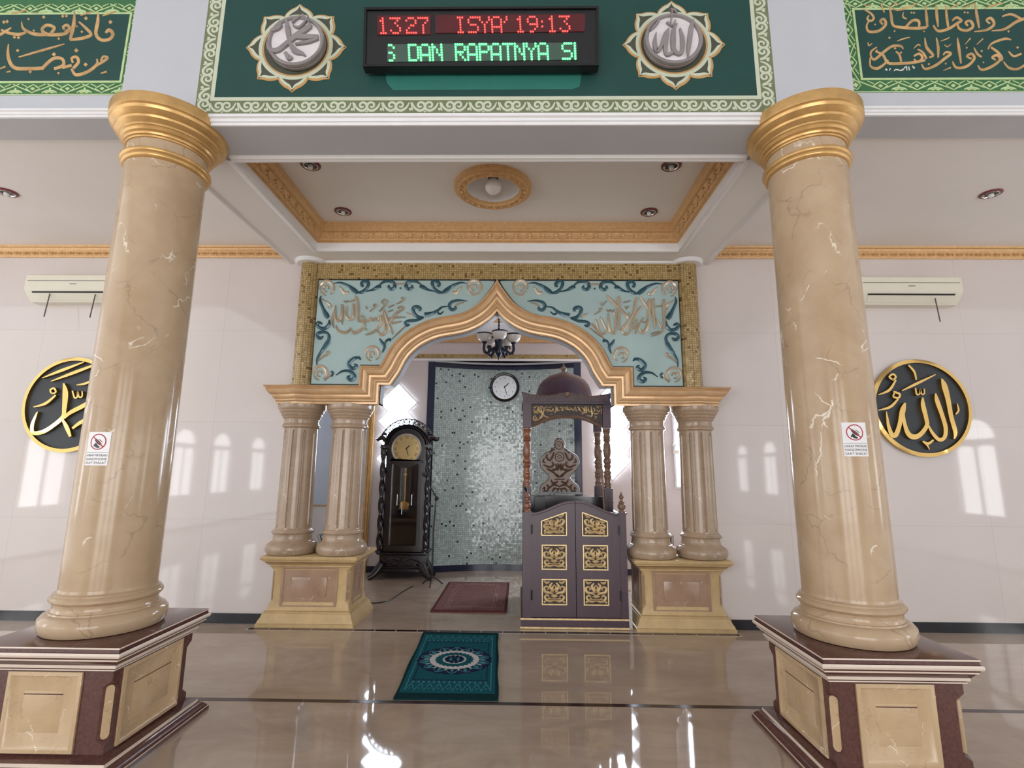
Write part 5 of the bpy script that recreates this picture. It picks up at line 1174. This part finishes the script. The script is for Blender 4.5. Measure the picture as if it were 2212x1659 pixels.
b2 = at(934, 1012, 6.97); m = MB(); m.tube([b1, b1 + Vector((.02, 0, .02)), b2], [.024, .014, .009], 10); m.ball(b1.x, b1.y, b1.z, .026, 12); m.build('microphone', M['black_gloss'], t)
m = MB(); m.tube([tuple(atz(x, y, .006)) for x, y in ((773, 1299), (795, 1303), (820, 1302), (842, 1297), (860, 1285), (880, 1272), (893, 1266))], .006, 6)
o = m.build('floor_cable', M['black'], loc=atz(840, 1297, 0)); tag(o, 'thin black cable snaking over the niche floor towards the clock', 'cable')
def book(x, y, z, w, dp, h, lean, mat_, lab, grp):
    t = root('book', lab, 'book', (x, y, z), grp); t.rotation_euler = (0, lean, 0)
    m = MB(); m.box(x - w / 2, x - w / 2 + .003, y, y + dp, z, z + h); m.box(x + w / 2 - .003, x + w / 2, y, y + dp, z, z + h); m.box(x - w / 2, x + w / 2, y + dp - .003, y + dp, z, z + h); m.build('cover', mat_, t)
    m = MB(); m.box(x - w / 2 + .003, x + w / 2 - .003, y + .004, y + dp - .003, z + .003, z + h - .004); m.build('pages', M['paper'], t)
g = 'books on the left pedestal'; s_ = -R(20)
book(-1.815, 5.60, .647, .026, .11, .165, s_, M['book_c'], 'grey blue book leaning behind the left columns, leftmost of its row', g)
book(-1.782, 5.60, .647, .026, .11, .16, s_, M['book_a'], 'dark grey book in the middle of the row leaning behind the left columns', g)
book(-1.748, 5.60, .647, .026, .11, .165, s_, M['book_b'], 'black book behind the left columns, nearest the inner column', g)
g = 'books on the right pedestal'; s_ = -R(4)
book(1.775, 5.60, .647, .03, .12, .19, s_, M['book_c'], 'pale blue book upright behind the right columns, leftmost of its row', g)
book(1.808, 5.59, .647, .024, .12, .18, s_, M['book_b'], 'black book upright in the middle of the row behind the right columns', g)
book(1.840, 5.60, .647, .026, .12, .185, R(3), M['book_a'], 'dark grey book behind the right columns, nearest the outer column', g)

# ============================================================ RUGS
x0, x1_, y0, y1 = -.62, .085, 3.69, 5.085
sk = lambda u, v, d: Vector((-.60 + u * .69 - (v - .5) * .058, 3.683 + v * 1.385, .002 + d))
def q2(m, a, b, c_, d, th, mi=0, back=0): m.prism([(a, c_), (b, c_), (b, d), (a, d)], sk, back, th, mi)
t = root('prayer_rug', 'teal prayer rug with a pale sunburst medallion on the hall floor', 'rug', (-.26, 4.38, 0))
m = MB(); n = 40; ed = [(u + .006 * sin(9 * u), 0) for u in [i / n for i in range(n + 1)]] + [(1 + .006 * sin(14 * v), v) for v in [i / n for i in range(1, n)]] + [(1 - i / n, 1) for i in range(n + 1)] + [(.006 * sin(11 * v), v) for v in [1 - i / n for i in range(1, n)]]
m.prism(ed, sk, -.002, .011); m.build('border', M['rug_edge'], t)
m = MB(); q2(m, .03, .97, .06, .955, .013); m.build('field', M['rug_teal'], t)
E1 = lambda a, r: (.5 + r * cos(a) * .5, .5 + r * sin(a) * .25)
m = MB(); m.prism([E1(2 * pi * i / 120, .83 + .03 * abs(sin(12 * pi * i / 120 * 2))) for i in range(120)], sk, .013, .0138)
m.build('dark_medallion', M['rug_navy'], t)
m = MB()
for k in range(14):
    a = 2 * pi * (k + .5) / 14
    m.stroke([(*E1(a - .19, .56), .008), (*E1(a - .15, .7), .008), (*E1(a, .8), .008), (*E1(a + .15, .7), .008), (*E1(a + .19, .56), .008)], sk, .0145, False, 3, back=.0135)
    m.stroke([(*E1(a, .58), .02), (*E1(a, .66), .035), (*E1(a, .74), .008)], sk, .0144, False, 3, back=.0135)
m.build('petals', M['rug_mid'], t)
m = MB()
for k in range(14):
    a = 2 * pi * k / 14; m.prism([E1(a - .05, .54), E1(a + .05, .54), E1(a, .7)], sk, .0135, .0148)
m.prism([E1(2 * pi * i / 96, .565) for i in range(96)], sk, .0135, .0146); m.build('pale_ring', M['rug_white'], t)
m = MB(); m.prism([E1(2 * pi * i / 144, .41 + .045 * (abs(((i * 24 / 144) % 1) - .5) * 2)) for i in range(144)], sk, .0146, .0154); m.build('zigzag_star', M['rug_teal'], t)
m = MB(); m.prism([E1(2 * pi * i / 72, .27) for i in range(72)], sk, .0154, .016); m.build('centre_ring', M['rug_white'], t)
m = MB(); m.prism([E1(2 * pi * i / 72, .235) for i in range(72)], sk, .016, .0166); m.build('centre', M['rug_mid'], t)
m = MB()
for k in range(10):
    a = 2 * pi * k / 10; m.dot(*E1(a, .17), .022, sk, .0172, 8, back=.0166)
m.dot(.5, .5, .03, sk, .0172, 10, back=.0166); m.build('centre_dots', M['rug_navy'], t)
m = MB()
for vb, dv in ((.085, .075), (.84, .075)):
    for k in range(9):
        u = .12 + .76 * k / 8; m.stroke([(u - .045, vb, .006), (u - .02, vb + dv * .7, .008), (u, vb + dv, .008), (u + .02, vb + dv * .7, .008), (u + .045, vb, .006)], sk, .0142, False, 3, back=.013); m.dot(u, vb + dv * .3, .008, sk, .0142, 6, back=.013)
for k in range(15):
    for v in (.185, .822): m.dot(.13 + .74 * k / 14, v, .013, sk, .0142, 7, back=.013)
for u in (.075, .925): q2(m, u - .006, u + .006, .09, .93, .0138, back=.013)
m.build('border_flowers', M['rug_mid'], t)
m = MB()
for v in (.208, .80): 
    for k in range(30): m.dot(.12 + .76 * k / 29, v, .009, sk, .0142, 5, back=.013)
for u in (.12, .88):
    for k in range(26): m.dot(u, .22 + .56 * k / 25, .009, sk, .0142, 5, back=.013)
m.build('inner_dots', M['rug_navy'], t)

rk = lambda u, v, d: Vector((-.685 + .805 * u, 5.775 + 1.415 * v, .002 + d))
t = root('prayer_rug', 'faded red prayer rug on the niche floor beside the pulpit', 'rug', (-.285, 6.48, 0))
m = MB(); m.prism([(0, 0), (1, 0), (1, 1), (0, 1)], rk, -.002, .016); m.build('border', M['rug_red_edge'], t)
m = MB(); m.prism([(.035, .03), (.965, .03), (.965, .975), (.035, .975)], rk, .016, .018); m.build('field', M['rug_red'], t)
m = MB()
for a in (.17, .21, .80, .84):
    for k in range(44): m.dot(a, .1 + .8 * k / 43, .006, rk, .0188, 5, back=.0178)
for b in (.1, .9): m.stroke([(.17, b, .006), (.5, b + .015, .006), (.84, b, .006)], rk, .0188, back=.0178)
m.stroke([(.3, .86, .01), (.4, .9, .014), (.5, .88, .01)], rk, .0188, back=.0178); m.stroke([(.55, .86, .01), (.65, .9, .014), (.75, .88, .01)], rk, .0188, back=.0178)
m.prism([(.8, .47), (.84, .47), (.84, .53), (.8, .53)], rk, .0178, .0188)
m.build('border_pattern', M['rug_pink'], t)

# ============================================================ AIR CONDITIONERS, WALL MEDALLIONS, SIGNS
def ac_unit(x0, x1_, lab, thr):
    zt, zb = 3.495, 3.215; t = root('air_conditioner', lab, 'air conditioner', ((x0 + x1_) / 2, YW, zb), 'wall air conditioners')
    pr = [(YW, zt), (YW - .19, zt), (YW - .205, zt - .012), (YW - .21, zt - .16), (YW - .2, zt - .178), (YW - .11, zb), (YW, zb)]
    m = MB(); m.prism([(a, b) for a, b in pr], lambda u, v, d: Vector((d, u, v)), x0, x1_); m.build('housing', M['ac'], t, smooth=20)
    m = MB(); m.prism([(x0 + .02, zt - .075), (x1_ - .02, zt - .075), (x1_ - .02, zt - .071), (x0 + .02, zt - .071)], lambda u, v, d: Vector((u, YW - .207 - d, v)), 0, .002)
    xm = (x0 + x1_) / 2; m.prism([(xm - .035, zt - .112), (xm + .035, zt - .112), (xm + .035, zt - .106), (xm - .035, zt - .106)], lambda u, v, d: Vector((u, YW - .209 - d, v)), 0, .002); m.build('trim_lines', M['black'], t)
    m = MB(); fmv = lambda u, v, d: Vector((u, YW - .2 + (zt - .178 - v) * .9 - d, v)); m.prism([(x0 + .07, zt - .2), (x1_ - .07, zt - .2), (x1_ - .07, zt - .186), (x0 + .07, zt - .186)], fmv, -.006, .003, 0); m.build('air_slot', M['black'], t)
    m = MB(); m.prism([(x0 + .09, zt - .262), (x1_ - .09, zt - .262), (x1_ - .07, zt - .206), (x0 + .07, zt - .206)], fmv, -.01, .008); m.build('louvre', M['ac'], t)
    for k, (a, b, lb) in enumerate(thr):
        p, q = at(*a, YW - .176), at(*b, YW - .215); m = MB(); m.tube([p, p.lerp(q, .5), q], .0055, 6); o = m.build('hanging_string', M['thread'], loc=p); tag(o, lb, 'string', 'strings hanging from the air conditioners')
xa = at(57, 600, 5.1).x
ac_unit(xa, xa + 1.03, 'white air conditioner on the wall left of the left column', [((108, 633), (95, 684), 'short grey string hanging from the left air conditioner, farther from the column'), ((206, 636), (194, 686), 'short grey string hanging from the left air conditioner, nearer the column')])
xb = at(2077, 606, 5.1).x
ac_unit(xb - 1.03, xb, 'cream air conditioner on the wall right of the right column', [((2020, 644), (2031, 695), 'short grey string hanging from the right air conditioner')])

MED_R = [[(790,895,10),(812,950,46),(838,1050,40),(862,1180,36),(892,1290,34),(884,1342,10)], [(745,1005,12),(757,1060,36),(792,1160,34),(820,1260,34),(812,1330,32),(770,1348,30),(718,1292,24),(686,1228,10)],
 [(650,1035,12),(652,1090,36),(676,1190,34),(680,1245,34),(632,1310,38),(580,1328,42),(540,1300,38),(516,1230,28),(510,1160,14)], [(520,1075,14),(502,1130,46),(480,1230,36),(452,1310,40),(422,1312,36),(397,1250,28),(386,1180,16),(380,1140,6)],
 [(545,795,14),(588,845,18),(602,905,12)], [(495,985,8),(600,935,22),(745,865,8)], [(596,965,12),(606,1012,14),(628,1006,12),(632,975,12),(642,1010,12),(662,1005,12),(660,970,10)], [(430,905,14),(402,882,16),(430,862,16),(450,885,16),(425,908,12)], [(450,905,14),(402,980,22),(318,1016,6)],
 [(432,992,14),(478,1010,18),(470,1038,16),(432,1030,14),(440,1000,12)], [(468,1045,14),(410,1105,22),(320,1130,6)], [(650,1360,14),(690,1378,22),(730,1350,14)], [(668,1372,18),(685,1392,14),(700,1422,6)], [(905,1080,6),(916,1130,16),(895,1160,12)]]
MED_L = [[(335,890,6),(490,830,24),(645,772,8)], [(400,915,6),(560,855,24),(705,800,18)], [(590,942,6),(660,930,18),(760,880,12)], [(405,1005,14),(396,978,14),(425,968,16),(436,996,14),(408,1006,10)], [(436,1018,14),(360,1080,22),(270,1106,6)],
 [(560,985,12),(576,1036,14),(596,1030,12),(600,992,12),(610,1032,12),(632,1026,12),(632,990,10)], [(495,930,12),(508,1000,46),(500,1120,36),(490,1180,34),(420,1242,30),(342,1290,32),(270,1298,30),(262,1240,28),(292,1160,14),(302,1142,6)],
 [(488,1200,18),(520,1260,34),(545,1325,22)], [(500,1190,14),(540,1150,30),(620,1108,34),(700,1070,30),(760,1090,20)], [(560,1265,18),(640,1210,30),(760,1180,28),(820,1240,20)], [(640,1330,10),(740,1320,30),(840,1290,26)]]
for cx_, cz_, zz, st, lab in ((4.341, 2.152, zm(1800, 560, .28933), MED_R, 'round black wall medallion with gold rim and gold script, right of the right column'), (-4.455, 2.13, zm(0, 560, .28933), MED_L, 'round black wall medallion with gold rim and gold script, half behind the left column')):
    t = root('wall_medallion', lab, 'medallion', (cx_, YW, cz_), 'gold rimmed wall medallions')
    m = MB(); discs(m, cx_, cz_, YW, [(.47, 0), (.47, .02), (.0005, .0201)], cap=False); m.build('board', M['char'], t)
    m = MB(); discs(m, cx_, cz_, YW, [(.5, 0), (.5, .04), (.463, .046), (.46, .02)], cap=False); m.build('rim', M['brass'], t)
    m = MB(); f_ = on_plane(YW - .02, zz)
    for s in st: m.stroke(s, f_, .032)
    m.build('script', M['brass'], t)

def on_col(px, py, cx_, r_):
    r = ray(px, py); a = r.x ** 2 + r.y ** 2; ox, oy = CAM.x - cx_, CAM.y - CYF; b = 2 * (ox * r.x + oy * r.y); k = ox * ox + oy * oy - r_ * r_
    s = (-b - sqrt(b * b - 4 * a * k)) / (2 * a); p = CAM + r * s; return math.atan2(p.y - CYF, p.x - cx_), p.z
for sx, (px, py), lab in ((-1, (210, 969), 'small white no-phone notice stuck on the left column'), (1, (1848, 949), 'small white no-phone notice stuck on the right column')):
    cx_ = sx * CXF; th, z_ = on_col(px, py, cx_, .2345)
    sm_ = lambda u, v, d: Vector((cx_ + (.2345 + d) * cos(th + u / .2345), CYF + (.2345 + d) * sin(th + u / .2345), z_ + v))
    t = root('phone_notice', lab, 'sign', sm_(0, 0, 0), 'no-phone notices on the columns')
    def sheet(m, a, b, c_, d, h0, h1, n=10):
        m.prism([(a + (b - a) * i / n, c_) for i in range(n + 1)] + [(b - (b - a) * i / n, d) for i in range(n + 1)], sm_, h0, h1)
    m = MB(); sheet(m, -.064, .064, -.093, .093, -.001, .0016); m.build('sheet', M['sign'], t)
    m = MB(); m.stroke([(.042 * cos(a), .038 + .042 * sin(a), .006) for a in [.4 * k for k in range(17)]], sm_, .0022, False, 2, back=.001); m.stroke([(-.03, .066, .006), (.03, .01, .006)], sm_, .0024, False, 3, back=.001); m.build('ban_ring', M['red'], t, smooth=0)
    m = MB(); m.stroke([(-.016, .052, .012), (.0, .036, .018), (.018, .022, .012)], sm_, .0023, False, 2, back=.001); m.stroke([(-.02, .012, .006), (-.012, .026, .014), (-.004, .012, .016), (.012, .008, .008)], sm_, .0023, False, 2, back=.001); m.stroke([(.004, .052, .003), (.014, .044, .003), (.024, .036, .003)], sm_, .0023, False, 2, back=.001)
    m.stroke([(-.06, -.022, .002), (0, -.022, .002), (.06, -.022, .002)], sm_, .002, False, 6, back=.001)
    for k, s in enumerate(('HARAP MATIKAN', 'HANDPHONE', 'SAAT SHALAT')):
        vs, fs = text2d(s, .0195); w_ = max(x for x, y in vs) - min(x for x, y in vs); q = min(1, .116 / w_); m.add([sm_(x * q, -.038 - .0205 * k + y, .0021) for x, y in vs], fs)
    m.build('print', M['black'], t, smooth=0)
